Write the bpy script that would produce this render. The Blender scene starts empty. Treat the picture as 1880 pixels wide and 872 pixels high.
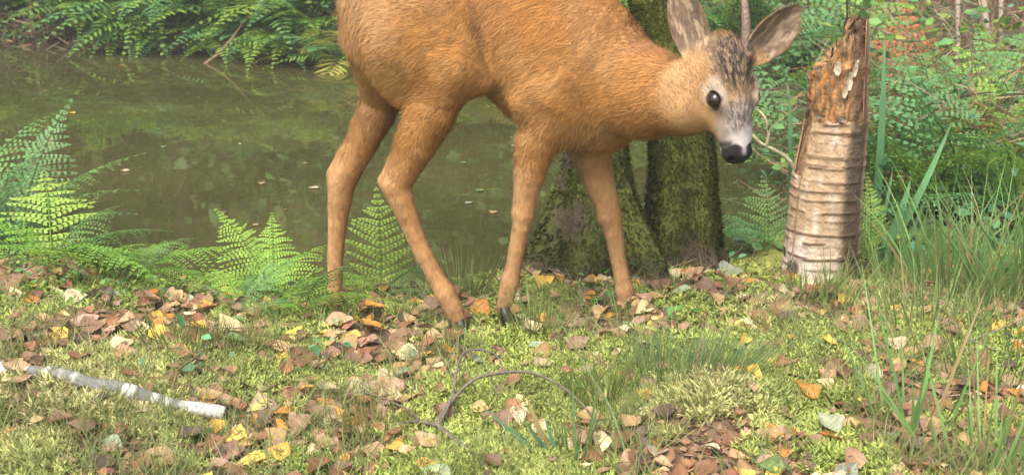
import bpy, math, random
import numpy as np
from mathutils import Vector, Matrix, Quaternion

# ------------------------------------------------------------------ camera, world, sun, exposure
scene = bpy.context.scene
COL = scene.collection
FPX, CX, CY, HCAM, PITCH = 2269.0, 940.0, 436.0, 0.92, math.radians(16.0)
cam_d = bpy.data.cameras.new("camera"); cam = bpy.data.objects.new("camera", cam_d); COL.objects.link(cam)
cam.location = (0, 0, HCAM); cam.rotation_euler = (math.pi / 2 - PITCH, 0, 0)
cam_d.sensor_width = 36; cam_d.lens = FPX / 1880 * 36; cam_d.clip_start = .05; cam_d.clip_end = 500
cam_d.dof.use_dof = True; cam_d.dof.focus_distance = 2.6; cam_d.dof.aperture_fstop = 9.0
scene.camera = cam
SUN_EL, SUN_AZ = math.radians(56), math.radians(205)      # azimuth clockwise from +Y: behind the camera, a little left
world = bpy.data.worlds.new("World"); scene.world = world; world.use_nodes = True
wn = world.node_tree.nodes; wl = world.node_tree.links
sky = wn.new("ShaderNodeTexSky"); sky.sky_type = 'NISHITA'; sky.sun_disc = False
sky.sun_elevation = SUN_EL; sky.sun_rotation = SUN_AZ; sky.air_density = 1.0; sky.dust_density = 6.0; sky.ozone_density = .6
bg = wn["Background"]; bg.inputs["Strength"].default_value = 0.125
wl.new(sky.outputs[0], bg.inputs[0])
sun_d = bpy.data.lights.new("sun", 'SUN'); sun_d.energy = 1.6; sun_d.angle = math.radians(45); sun_d.color = (1, .97, .91)
sun = bpy.data.objects.new("sun", sun_d); COL.objects.link(sun)
sd = Vector((math.sin(SUN_AZ) * math.cos(SUN_EL), math.cos(SUN_AZ) * math.cos(SUN_EL), math.sin(SUN_EL)))
sun.rotation_euler = sd.to_track_quat('Z', 'Y').to_euler()
vs = scene.view_settings; vs.view_transform = 'Standard'; vs.look = 'None'; vs.exposure = 1.68; vs.gamma = 1.0
scene.render.engine = 'CYCLES'; scene.cycles.use_denoising = True; scene.cycles.max_bounces = 5
scene.cycles.diffuse_bounces = 3; scene.cycles.glossy_bounces = 3; scene.cycles.transparent_max_bounces = 4

rng = np.random.default_rng(7); random.seed(7)
CT, ST = math.cos(PITCH), math.sin(PITCH)

def P(px, py, Y):                      # world point on the plane y = Y seen at photo pixel px, py
    v = (CY - py) / FPX
    t = Y / (CT + v * ST)
    return np.array((t * (px - CX) / FPX, Y, HCAM + t * (v * CT - ST)))
def SC(py, Y): return FPX / (Y / (CT + (CY - py) / FPX * ST))    # pixels per metre there
def proj(p):
    p = np.asarray(p, float); x, y, z = p[..., 0], p[..., 1], p[..., 2] - HCAM
    cz = y * CT - z * ST; cy = y * ST + z * CT
    cz = np.where(cz < .05, .05, cz)
    return CX + FPX * x / cz, CY - FPX * cy / cz
def nrm(a): a = np.asarray(a, float); return a / np.maximum(np.linalg.norm(a, axis=-1, keepdims=True), 1e-9)
def sstep(a, b, x): t = np.clip((x - a) / (b - a), 0, 1); return t * t * (3 - 2 * t)
def lin(h):
    c = [int(h[i:i + 2], 16) / 255 for i in (0, 2, 4)]
    return np.array([(x / 12.92 if x <= .04045 else ((x + .055) / 1.055) ** 2.4) for x in c])

_h = rng.random(65536).astype(np.float32)
def vnoise(p, s=1.0):                  # smooth value noise of 2-D or 3-D points, 0..1
    p = np.asarray(p, np.float64) * s
    if p.shape[-1] == 2: p = np.concatenate([p, np.zeros(p.shape[:-1] + (1,))], -1)
    i = np.floor(p).astype(np.int64); f = p - i; f = f * f * (3 - 2 * f); r = 0
    for dx in (0, 1):
        for dy in (0, 1):
            for dz in (0, 1):
                k = ((i[..., 0] + dx) * 73856093 ^ (i[..., 1] + dy) * 19349663 ^ (i[..., 2] + dz) * 83492791) & 65535
                w = (f[..., 0] if dx else 1 - f[..., 0]) * (f[..., 1] if dy else 1 - f[..., 1]) * (f[..., 2] if dz else 1 - f[..., 2])
                r = r + w * _h[k]
    return r
def fbm(p, s=1.0): return vnoise(p, s) * .55 + vnoise(np.asarray(p) + 7.3, s * 2.1) * .3 + vnoise(np.asarray(p) + 3.1, s * 4.3) * .15

# ------------------------------------------------------------------ the ground's shape
NSX = np.array([-14, -3, -1.45, -1.05, -.82, -.6, -.3, 0, .15, .5, .75, .95, 1.2, 1.6, 14]); NSY = np.array([4.9, 4.3, 3.6, 3.2, 3.05, 3.05, 3.15, 3.24, 3.36, 3.36, 3.6, 4.2, 5.0, 6.1, 6.4])
FSX = np.array([-14, -6, -2, -.9, 0, 1, 1.6, 14]); FSY = np.array([9.5, 8.7, 8.0, 7.2, 6.7, 6.2, 6.1, 6.4])
WATER = -.125
MOUNDS = [(1300, 785, .16, .075), (120, 770, .3, .035), (1420, 590, .12, .04), (1650, 560, .2, .035), (1240, 560, .18, .02), (60, 520, .35, .05), (1050, 660, .25, .02), (1500, 640, .25, .02)]
def gz0(x, y):
    x = np.asarray(x, float); y = np.asarray(y, float)
    ys = np.interp(x, NSX, NSY); yf = np.interp(x, FSX, FSY)
    din = np.minimum(y - ys, yf - y)
    near = -.1 * sstep(2.35, 3.3, y) * (1 - sstep(.9, 1.6, x)) + .10 * sstep(1.1, 2.2, x) * sstep(2.6, 4.5, y)
    near = near + .05 * sstep(-.5, -1.3, x) * (1 - sstep(2.9, 3.2, y))
    dl = np.maximum(y - yf, 0)
    far = -.02 + .16 * sstep(.0, .35, dl) + .10 * np.minimum(dl, 6) + .02 * np.maximum(dl - 6, 0)
    z = np.where(y < .5 * (ys + yf), near, np.where(yf - ys > .25, far, np.maximum(near, far * sstep(0, 1, dl))))
    z = z + .05 * (fbm(np.stack([x, y], -1), 2.2) - .5) + .045 * (vnoise(np.stack([x, y], -1), 8.) - .5) + .02 * (vnoise(np.stack([x, y], -1), 21.) - .5)
    w = sstep(-.10, .02, din)
    return z * (1 - w) + (WATER - .02 - .4 * sstep(0, .6, din)) * w
_m = []
def gz(x, y):
    z = gz0(x, y)
    for mx, my, r, h in _m: z = z + h * np.exp(-((np.asarray(x) - mx) ** 2 + (np.asarray(y) - my) ** 2) / (r * r * .5))
    return z
def G(px, py, zoff=0.0):               # where the ray through a photo pixel meets the ground
    px = np.atleast_1d(np.asarray(px, float)); py = np.atleast_1d(np.asarray(py, float))
    v = (CY - py) / FPX; dx = (px - CX) / FPX; dy = CT + v * ST; dz = v * CT - ST
    t = np.full(px.shape, 1.5); lo = t.copy(); done = np.zeros(px.shape, bool)
    for _ in range(330):
        hit = HCAM + t * dz < gz(t * dx, t * dy) + zoff
        done |= hit
        lo = np.where(done, lo, t); t = np.where(done, t, t * 1.012)
        if done.all() or t.min() > 40: break
    a, b = lo, t
    for _ in range(14):
        m = .5 * (a + b); hit = HCAM + m * dz < gz(m * dx, m * dy) + zoff
        a = np.where(hit, a, m); b = np.where(hit, m, b)
    r = np.stack([b * dx, b * dy, HCAM + b * dz], -1)
    return r[0] if len(r) == 1 else r
for px, py, r, h in MOUNDS:
    g = G(px, py); _m.append((g[0], g[1], r, h))

def axis2(brk):                                            # uneven spacing: (from, to, step) runs
    o = [np.arange(a, b, s) for a, b, s in brk]; return np.concatenate(o + [[brk[-1][1]]])
gxs = axis2([(-90, -14, 4), (-14, -3, .4), (-3, -1.1, .06), (-1.1, 1.4, .02), (1.4, 3, .06), (3, 14, .4), (14, 90, 4)])
gys = axis2([(-60, -2, 4), (-2, 1.4, .2), (1.4, 3.5, .018), (3.5, 5, .06), (5, 10, .12), (10, 20, .5), (20, 120, 5)])
GX, GY = np.meshgrid(gxs, gys, indexing='ij'); GT = gz(GX, GY); gz_exact = gz
def gz(x, y):                          # height of the ground sheet itself (bilinear on its own grid)
    x = np.asarray(x, float); y = np.asarray(y, float)
    i = np.clip(np.searchsorted(gxs, x) - 1, 0, len(gxs) - 2); j = np.clip(np.searchsorted(gys, y) - 1, 0, len(gys) - 2)
    u = np.clip((x - gxs[i]) / (gxs[i + 1] - gxs[i]), 0, 1); v = np.clip((y - gys[j]) / (gys[j + 1] - gys[j]), 0, 1)
    return (GT[i, j] * (1 - u) + GT[i + 1, j] * u) * (1 - v) + (GT[i, j + 1] * (1 - u) + GT[i + 1, j + 1] * u) * v

# ------------------------------------------------------------------ mesh helpers
class MB:
    """Collects vertices, faces and colours; build() links them as ONE mesh object."""
    def __init__(s): s.v, s.f, s.c, s.n, s.nr = [], [], [], 0, []
    def add(s, v, faces, c=None, nr=None):
        v = np.asarray(v, np.float32).reshape(-1, 3); s.v.append(v)
        for f in (faces if isinstance(faces, list) else [faces]): s.f.append(np.asarray(f, np.int64) + s.n)
        if c is None: c = (1, 1, 1)
        s.c.append(np.broadcast_to(np.asarray(c, np.float32), (len(v), 3)))
        if nr is not None: s.nr.append(np.asarray(nr, np.float32))
        s.n += len(v); return s
    def build(s, name, mat, parent=None, origin=None, smooth=True):
        me = bpy.data.meshes.new(name); v = np.concatenate(s.v)
        if origin is None and parent is not None: origin = np.array(parent.get("_o", (0, 0, 0)))
        o3 = np.zeros(3) if origin is None else np.asarray(origin, float)
        v = (v - o3).astype(np.float32)
        me.vertices.add(len(v)); me.vertices.foreach_set("co", v.ravel())
        li = np.concatenate([f.ravel() for f in s.f]); tot = np.concatenate([np.full(len(f), f.shape[1]) for f in s.f])
        me.loops.add(len(li)); me.loops.foreach_set("vertex_index", li.astype(np.int32))
        me.polygons.add(len(tot)); st = np.concatenate([[0], np.cumsum(tot)[:-1]])
        me.polygons.foreach_set("loop_start", st.astype(np.int32)); me.polygons.foreach_set("loop_total", tot.astype(np.int32))
        me.polygons.foreach_set("use_smooth", np.full(len(tot), smooth))
        c = np.concatenate(s.c); at = me.color_attributes.new("Col", 'FLOAT_COLOR', 'POINT')
        at.data.foreach_set("color", np.concatenate([c, np.ones((len(c), 1), np.float32)], 1).ravel())
        me.update(calc_edges=True)
        if s.nr: me.normals_split_custom_set_from_vertices(np.concatenate(s.nr).tolist())
        me.materials.append(mat)
        o = bpy.data.objects.new(name, me); COL.objects.link(o)
        if parent is not None: o.parent = parent
        else: o.location = o3; o["_o"] = o3.tolist()
        return o
TAGGED = []
def tag(o, label=None, cat=None, group=None, kind=None):
    for k, val in (("label", label), ("category", cat), ("group", group), ("kind", kind)):
        if val: o[k] = val
    return o
def empty(name, loc):
    o = bpy.data.objects.new(name, None); COL.objects.link(o); o.location = loc; o["_o"] = [float(q) for q in loc]; o.empty_display_size = .05
    return o

def grid_faces(nu, nv, wrap=False):
    f = []; i = np.arange(nu - 1)[:, None]; j = np.arange(nv if wrap else nv - 1)[None]
    a = i * nv + j; b = i * nv + (j + 1) % nv; c = (i + 1) * nv + (j + 1) % nv; d = (i + 1) * nv + j
    return np.stack([a, b, c, d], -1).reshape(-1, 4)
def tube(mb, pts, rad, n=8, c=(1, 1, 1), cap=True, spline=True, sub=6, rough=0.0):
    pts = np.asarray(pts, float); rad = np.broadcast_to(np.asarray(rad, float), (len(pts),))
    if spline and len(pts) > 2:
        q = np.concatenate([[2 * pts[0] - pts[1]], pts, [2 * pts[-1] - pts[-2]]]); out, ro = [], []
        for i in range(len(pts) - 1):
            p0, p1, p2, p3 = q[i:i + 4]
            for t in np.linspace(0, 1, sub, endpoint=False):
                out.append(.5 * (2 * p1 + (p2 - p0) * t + (2 * p0 - 5 * p1 + 4 * p2 - p3) * t * t + (3 * p1 - p0 - 3 * p2 + p3) * t ** 3)); ro.append(rad[i] * (1 - t) + rad[i + 1] * t)
        out.append(pts[-1]); ro.append(rad[-1]); pts, rad = np.array(out), np.array(ro)
    T = nrm(np.gradient(pts, axis=0)); up = np.array((0, 0, 1.)) if abs(T[0][2]) < .8 else np.array((1., 0, 0))
    V = []; a = np.linspace(0, 2 * np.pi, n, endpoint=False)
    for p, t, r in zip(pts, T, rad):
        s = nrm(np.cross(t, up)); u = np.cross(s, t); up = u
        rr = r * (1 + rough * (rng.random(n) - .5))
        V.append(p + np.cos(a)[:, None] * rr[:, None] * s + np.sin(a)[:, None] * rr[:, None] * u)
    k = len(pts); V = np.concatenate(V)
    cc = np.repeat(np.asarray(c, float), n, 0) if np.ndim(c) == 2 and len(c) == k else c
    F = [grid_faces(k, n, True)]
    if cap:
        F.append(np.arange(n)[None, ::-1]); F.append((np.arange(n) + (k - 1) * n)[None])
    mb.add(V, F, cc); return pts, rad
def strips(mb, root, d, L, W, side=None, bend=None, seg=3, c=(1, 1, 1), nr=None, taper=1.0, tipc=None, rootw=1.0):
    """N tapered blades at once: root, direction d, length, width, bend vector (added as t*t)."""
    root = np.asarray(root, float); N = len(root); d = nrm(d)
    L = np.broadcast_to(np.asarray(L, float), (N,))[:, None]; W = np.broadcast_to(np.asarray(W, float), (N,))[:, None]
    if side is None:
        r = rng.normal(size=(N, 3)); side = np.cross(d, r)
    side = nrm(side)
    if nr is not None: side = side * np.where(np.sum(np.cross(side, d) * nr, 1, keepdims=True) < 0, -1, 1)
    bend = np.zeros((N, 3)) if bend is None else bend
    vs_, cs = [], []; c = np.broadcast_to(np.asarray(c, float), (N, 3)); tc = c if tipc is None else np.broadcast_to(np.asarray(tipc, float), (N, 3))
    for k in range(seg):
        t = k / seg; w = W * (1 - t ** 1.6 * taper) * (rootw if k == 0 else 1); p = root + d * L * t + bend * L * t * t
        vs_ += [p - side * w * .5, p + side * w * .5]; cs += [c * (1 - t) + tc * t] * 2
    vs_.append(root + d * L + bend * L); cs.append(tc)
    m = 2 * seg + 1; V = np.stack(vs_, 1).reshape(-1, 3); C = np.stack(cs, 1).reshape(-1, 3)
    b = np.arange(N)[:, None] * m; F = []
    for k in range(seg - 1): F.append(b + np.array([2 * k, 2 * k + 1, 2 * k + 3, 2 * k + 2]))
    F.append(b + np.array([2 * seg - 2, 2 * seg - 1, 2 * seg]))
    mb.add(V, F, C, None if nr is None else np.repeat(nr, m, 0))
def cards(mb, ctr, along, up, L, W, c, fold=.15, droop=0.0):
    """N small leaves: six-point leaf blades folded along the midrib."""
    ctr = np.asarray(ctr, float); N = len(ctr); a = nrm(along); s = nrm(np.cross(a, up)); u = np.cross(s, a)
    L = np.broadcast_to(np.asarray(L, float), (N,))[:, None]; W = np.broadcast_to(np.asarray(W, float), (N,))[:, None]
    pts = [(-.5, 0, 0), (-.12, -.5, fold), (.2, -.36, fold * .7), (.5, 0, -droop), (.2, .36, fold * .7), (-.12, .5, fold)]
    V = np.stack([ctr + a * L * x + s * W * y + u * W * z for x, y, z in pts], 1).reshape(-1, 3)
    b = np.arange(N)[:, None] * 6
    mb.add(V, [b + np.array([0, 1, 2, 3]), b + np.array([0, 3, 4, 5])], np.repeat(np.broadcast_to(np.asarray(c, float), (N, 3)), 6, 0))

# ------------------------------------------------------------------ materials
def mat(name, color=None, src='attr', rough=.7, spec=.3, var=.25, vscale=30., trans=0.0, bump=0.0, bscale=80., hue=0.0):
    m = bpy.data.materials.new(name); m.use_nodes = True; nt = m.node_tree; N, L = nt.nodes, nt.links
    b = N["Principled BSDF"]; b.inputs["Roughness"].default_value = rough; b.inputs["Specular IOR Level"].default_value = spec
    if src == 'attr': s = N.new("ShaderNodeVertexColor"); s.layer_name = "Col"; c = s.outputs[0]
    elif src == 'object': s = N.new("ShaderNodeObjectInfo"); c = s.outputs["Color"]
    else: s = N.new("ShaderNodeRGB"); s.outputs[0].default_value = (*color, 1); c = s.outputs[0]
    if src == 'object':              # object colour times the mesh's own painted pattern
        v = N.new("ShaderNodeVertexColor"); v.layer_name = "Col"
        mu = N.new("ShaderNodeMix"); mu.data_type = 'RGBA'; mu.blend_type = 'MULTIPLY'; mu.inputs[0].default_value = 1
        L.new(c, mu.inputs[6]); L.new(v.outputs[0], mu.inputs[7]); c = mu.outputs[2]
    tc = N.new("ShaderNodeTexCoord")
    if var:
        no = N.new("ShaderNodeTexNoise"); no.inputs["Scale"].default_value = vscale; no.inputs["Detail"].default_value = 4
        L.new(tc.outputs["Object"], no.inputs["Vector"])
        mr = N.new("ShaderNodeMapRange"); mr.inputs[1].default_value = .3; mr.inputs[2].default_value = .7; mr.inputs[3].default_value = 1 - var; mr.inputs[4].default_value = 1 + var
        L.new(no.outputs[0], mr.inputs[0])
        mu = N.new("ShaderNodeVectorMath"); mu.operation = 'SCALE'; L.new(c, mu.inputs[0]); L.new(mr.outputs[0], mu.inputs["Scale"]); c = mu.outputs[0]
    if hue:
        oi = N.new("ShaderNodeObjectInfo"); mr = N.new("ShaderNodeMapRange"); mr.inputs[3].default_value = .5 - hue; mr.inputs[4].default_value = .5 + hue
        L.new(oi.outputs["Random"], mr.inputs[0]); hs = N.new("ShaderNodeHueSaturation"); L.new(mr.outputs[0], hs.inputs["Hue"]); L.new(c, hs.inputs["Color"])
        m2 = N.new("ShaderNodeMapRange"); m2.inputs[3].default_value = 1.25; m2.inputs[4].default_value = .75; L.new(oi.outputs["Random"], m2.inputs[0]); L.new(m2.outputs[0], hs.inputs["Value"]); c = hs.outputs[0]
    L.new(c, b.inputs["Base Color"])
    if bump:
        n2 = N.new("ShaderNodeTexNoise"); n2.inputs["Scale"].default_value = bscale; n2.inputs["Detail"].default_value = 5; L.new(tc.outputs["Object"], n2.inputs["Vector"])
        bp = N.new("ShaderNodeBump"); bp.inputs["Strength"].default_value = bump; bp.inputs["Distance"].default_value = .01; L.new(n2.outputs[0], bp.inputs["Height"]); L.new(bp.outputs[0], b.inputs["Normal"])
    if trans:
        tr = N.new("ShaderNodeBsdfTranslucent"); L.new(c, tr.inputs[0]); mx = N.new("ShaderNodeMixShader"); mx.inputs[0].default_value = trans
        L.new(b.outputs[0], mx.inputs[1]); L.new(tr.outputs[0], mx.inputs[2]); L.new(mx.outputs[0], N["Material Output"].inputs[0])
    return m
M_FUR = mat("fur", rough=.75, spec=.15, var=.0, trans=.12)
M_SKIN = mat("coat", rough=.8, spec=.12, var=.15, vscale=60)
M_EYE = mat("eye", color=(.010, .006, .004), src='rgb', rough=.16, spec=.5, var=0)
M_HORN = mat("antler", rough=.55, spec=.3, var=.3, vscale=90, bump=.4, bscale=150)
M_HOOF = mat("hoof", color=(.015, .012, .01), src='rgb', rough=.4, var=.2)
M_BARK = mat("bark", rough=.85, spec=.2, var=.22, vscale=45, bump=.5, bscale=120)
M_LEAF = mat("leaf", rough=.5, spec=.35, var=.2, vscale=25, trans=.35)
M_FERN = mat("fern", src='object', rough=.5, spec=.3, var=.18, vscale=14, trans=.4)
M_LITTER = mat("litter", rough=.6, spec=.3, var=.3, vscale=60, trans=.2)
M_DEADLEAF = mat("dead_leaf", src='object', rough=.55, spec=.35, var=.28, vscale=70, trans=.2)
M_MOSS = mat("moss", rough=.8, spec=.15, var=.15, vscale=20, trans=.35)
M_GRASS = mat("grass", rough=.5, spec=.3, var=.15, vscale=10, trans=.35)
M_SOIL = mat("soil", rough=.95, spec=.1, var=.35, vscale=18, bump=.8, bscale=60)
M_WOOD = mat("wood", rough=.85, spec=.2, var=.3, vscale=50, bump=.6, bscale=120)
# ------------------------------------------------------------------ the roe deer
CAM0 = np.array((0, 0, HCAM))
HO = P(1339, 182, 2.42)                                   # between the eyes, inside the skull
ha = nrm(np.array((.13, -.25, -.95)))                     # towards the nose
hn = np.array((.36, -.85, .15)); hn = nrm(hn - ha * hn.dot(ha))
hs = np.cross(hn, ha); hs = hs if hs[0] < 0 else -hs      # towards the ear at the picture's left
HB = np.stack([ha, hn, hs])                               # rows: local axes
def HW(a, n, s): return HO + a * ha + n * hn + s * hs

prims = []
def cone(a, ra, b, rb, k=.02, sy=1.0): prims.append(('c', np.asarray(a, float), np.asarray(b, float), ra, rb, k, sy))
def cpx(p, q, k=.02, sy=1.0, shr=3.0):                    # round cone through two (px, py, Y, radius px)
    cone(P(*p[:3]), (p[3] - shr) / SC(p[1], p[2]), P(*q[:3]), (q[3] - shr) / SC(q[1], q[2]), k, sy)
def chain(l, k=.0035, sy=1.0, shr=.4):
    for p, q in zip(l[:-1], l[1:]): cpx(p, q, k, sy, shr)
def ell(c, R, B=np.eye(3), k=.015): prims.append(('e', np.asarray(c, float), np.asarray(R, float), B, k))
def hell(a, n, s, R, k=.012): ell(HW(a, n, s), R, HB, k)
def hcone(p, rp, q, rq, k=.012): cone(HW(*p), rp, HW(*q), rq, k)

YB = 2.62
# trunk
cpx((714, 6, YB, 97), (760, 36, YB, 100), .03, .72)
cpx((760, 38, YB, 100), (880, 46, YB, 104), .03, .66)
cpx((880, 44, YB, 103), (975, 76, YB, 124), .03, .66)
cpx((975, 78, YB, 126), (1042, 118, YB, 140), .03, .64)
cpx((1042, 118, YB, 140), (1078, 158, YB, 116), .03, .62)
cpx((1085, 205, YB - .01, 74), (1110, 215, YB - .01, 66), .04, .8)
# neck
cpx((1080, 128, YB, 112), (1188, 172, 2.54, 80), .035, .72)
cpx((1188, 172, 2.54, 80), (1276, 181, 2.455, 60), .03, .8)
# near shoulder and near front leg
ell(P(1030, 165, 2.555), (.085, .04, .12), k=.05)
cpx((1020, 190, 2.56, 62), (985, 262, 2.555, 38), .03)
chain([(985, 262, 2.555, 39), (972, 318, 2.557, 30), (963, 372, 2.56, 22), (960, 392, 2.56, 22), (957, 414, 2.56, 17), (949, 455, 2.565, 15.5), (943, 490, 2.57, 15), (937, 515, 2.572, 18), (930, 545, 2.575, 16), (925, 561, 2.575, 14)])
cpx((966, 190, 2.532, 24), (1035, 150, 2.535, 34), .035)   # point of the elbow
# far front leg
cpx((1080, 215, 2.68, 58), (1087, 290, 2.685, 36), .03)
chain([(1087, 290, 2.685, 36), (1101, 338, 2.685, 28), (1113, 372, 2.685, 23.5), (1118, 396, 2.685, 23), (1126, 424, 2.685, 17.5), (1136, 478, 2.69, 14.5), (1142, 510, 2.69, 15), (1146, 532, 2.69, 17.5), (1149, 556, 2.69, 16), (1150, 570, 2.69, 14)])
# near hind leg
ell(P(775, 95, 2.555), (.11, .045, .13), k=.05)
cpx((740, 75, 2.56, 80), (822, 128, 2.545, 58), .04)
cpx((826, 122, 2.545, 54), (792, 208, 2.54, 45), .025)
chain([(792, 208, 2.54, 46), (762, 265, 2.54, 38), (738, 318, 2.54, 29), (727, 338, 2.54, 27), (735, 362, 2.54, 24), (747, 395, 2.54, 20), (762, 432, 2.54, 17.5), (778, 468, 2.538, 16.5), (798, 505, 2.535, 16), (817, 538, 2.532, 19.5), (832, 566, 2.53, 18), (841, 585, 2.53, 15)])
cpx((724, 292, 2.54, 13), (703, 332, 2.54, 11), .014)
cpx((703, 332, 2.54, 11), (716, 356, 2.54, 10), .012)     # point of hock
cpx((741, 402, 2.535, 10), (742, 408, 2.535, 10), .006)   # dark gland knob
# far hind leg
cpx((722, 85, 2.665, 82), (704, 168, 2.69, 41), .05)
cpx((693, 74, 2.62, 60), (702, 150, 2.66, 35), .05, .8)
chain([(706, 165, 2.69, 40), (692, 205, 2.69, 35), (665, 262, 2.69, 29), (636, 316, 2.69, 27), (628, 335, 2.69, 26), (624, 366, 2.69, 22.5), (620, 410, 2.69, 18), (616, 463, 2.69, 15), (613, 515, 2.69, 16), (611, 540, 2.69, 19.5), (609, 556, 2.69, 17), (608, 570, 2.69, 16)])
cpx((630, 280, 2.69, 12), (610, 318, 2.69, 11), .014)
cpx((610, 318, 2.69, 11), (610, 345, 2.69, 10), .012)
ell(P(716, 142, 2.62), (.022, .025, .026), k=.012)        # between the hind legs
cpx((885, 150, 2.545, 22), (850, 120, 2.545, 30), .04)    # flank fold
# head
hell(-.055, -.004, 0, (.062, .050, .047), .02)
hcone((-.045, .022, 0), .034, (.02, .018, 0), .031)
for s in (-1, 1):
    hcone((-.022, .026, .030 * s), .019, (.006, .022, .036 * s), .017, .012)
    hell(.005, -.028, .024 * s, (.055, .036, .024), .015)
    hell(-.05, -.035, .026 * s, (.045, .03, .024), .02)
hcone((.012, .004, 0), .038, (.062, .002, 0), .034, .015)
hcone((.062, .003, 0), .0335, (.098, .002, 0), .029, .012)
hell(.108, .003, 0, (.020, .022, .0315), .008)
hcone((-.04, -.045, 0), .034, (.05, -.026, 0), .022, .02)
hcone((.05, -.024, 0), .023, (.104, -.016, 0), .0185, .01)
cone(HW(-.085, -.02, .0), .05, P(1258, 182, 2.46), .058, .03)          # nape
cone(HW(-.03, -.045, .0), .045, P(1250, 190, 2.47), .055, .03)         # throat
hell(-.072, .034, -.010, (.022, .018, .026), .012)                     # tuft between the ears
hcone((-.066, .034, -.022), .012, (-.082, .044, -.024), .009, .008)    # pedicle
EYES = [(.001, .0200, .0470), (.001, .0185, -.0455)]
cuts = [('e', HW(e[0], e[1] + .0, e[2]), np.array((.0164, .0150, .0146)), HB, .006) for e in EYES]
cuts += [('e', HW(.121, .012, .019 * s), np.array((.009, .008, .0065)), HB, .004) for s in (-1, 1)]

def ear(bpx, tpx, Yb, Yt, w, face):
    b, t = P(*bpx, Yb), P(*tpx, Yt); ax = nrm(t - b); L = np.linalg.norm(t - b)
    fn = nrm(np.asarray(face) - ax * np.dot(face, ax)); sd_ = np.cross(ax, fn)
    return b, ax, fn, sd_, L, w
EARS = [ear((1284, 112), (1243, -32), 2.445, 2.46, .076, (-.30, -.9, .1)), ear((1378, 104), (1464, 12), 2.425, 2.44, .086, (.15, -.9, -.30))]
def ear_sdf(p, E):
    b, ax, fn, sd_, L, w = E
    q = p - b; u = (q @ ax) / L; s = q @ sd_; n = q @ fn
    uc = np.clip(u, -.12, 1.0)
    prof = np.where(uc < .42, .36 + .64 * np.sin(np.clip((uc + .12) / .54, 0, 1) * np.pi / 2), np.clip(1 - ((uc - .42) / .60) ** 2.1, 0, 1) ** .75)
    hw = .5 * w * prof + 1e-4
    sh = .62 * (s * s) / (hw + .012) - .010 + .012 * uc * uc            # cupped sheet, edges lifted forward
    base = np.clip(1 - uc / .22, 0, 1)
    th = .0036 * (1 - .35 * uc) + .008 * base
    d = np.maximum(np.abs(n - sh * (1 - base * .5)) - th, np.abs(s) - hw)
    return np.maximum(d, np.maximum((u - 1) * L, (-.12 - u) * L))

def sd_prim(pr, p):
    if pr[0] == 'c':
        _, a, b, ra, rb, k, sy = pr
        q = p.copy(); q[..., 1] /= sy; A = a.copy(); A[1] /= sy; B = b.copy(); B[1] /= sy
        ba = B - A; t = np.clip(((q - A) @ ba) / max(ba @ ba, 1e-9), 0, 1)
        return np.linalg.norm(q - A - t[..., None] * ba, axis=-1) - (ra + (rb - ra) * t)
    _, c, R, B, k = pr
    q = (p - c) @ B.T; k0 = np.linalg.norm(q / R, axis=-1); k1 = np.linalg.norm(q / (R * R), axis=-1)
    return k0 * (k0 - 1) / np.maximum(k1, 1e-6)
def box_of(pr):
    if pr[0] == 'c': r = max(pr[3], pr[4]); return np.minimum(pr[1], pr[2]) - r, np.maximum(pr[1], pr[2]) + r
    r = max(pr[2]); return pr[1] - r, pr[1] + r
def axis(lo, hi, flo, fhi, c, f):
    out = [lo]
    while out[-1] < hi: out.append(out[-1] + (f if flo <= out[-1] <= fhi else c))
    return np.array(out)
gx = axis(-.42, .62, .30, .62, .0058, .0027); gy = axis(2.30, 2.80, 2.30, 2.50, .0058, .0027); gzz = axis(-.06, .86, .37, .86, .0058, .0027)
F = np.full((len(gx), len(gy), len(gzz)), .5, np.float32)
def block(lo, hi, m):
    s = []
    for ax_, l, h in zip((gx, gy, gzz), lo, hi):
        i0 = max(np.searchsorted(ax_, l - m) - 1, 0); i1 = min(np.searchsorted(ax_, h + m) + 1, len(ax_)); s.append(slice(i0, max(i1, i0 + 1)))
    p = np.stack(np.meshgrid(gx[s[0]], gy[s[1]], gzz[s[2]], indexing='ij'), -1)
    return tuple(s), p
for pr in prims:
    k = pr[5] if pr[0] == 'c' else pr[4]
    s, p = block(*box_of(pr), k + .015)
    d = sd_prim(pr, p); f = F[s]; h = np.maximum(k - np.abs(f - d), 0) / k
    F[s] = np.minimum(f, d) - h * h * k * .25
for E in EARS:
    b, ax_, fn, sd_, L, w = E; t = b + ax_ * L
    s, p = block(np.minimum(b, t) - .05, np.maximum(b, t) + .05, .01)
    d = ear_sdf(p, E); f = F[s]; k = .012; h = np.maximum(k - np.abs(f - d), 0) / k
    F[s] = np.minimum(f, d) - h * h * k * .25
for pr in cuts:
    s, p = block(*box_of(pr), pr[4] + .01); d = -sd_prim(pr, p); f = F[s]; k = pr[4]; h = np.maximum(k - np.abs(f - d), 0) / k
    F[s] = np.maximum(f, d) + h * h * k * .25

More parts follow.
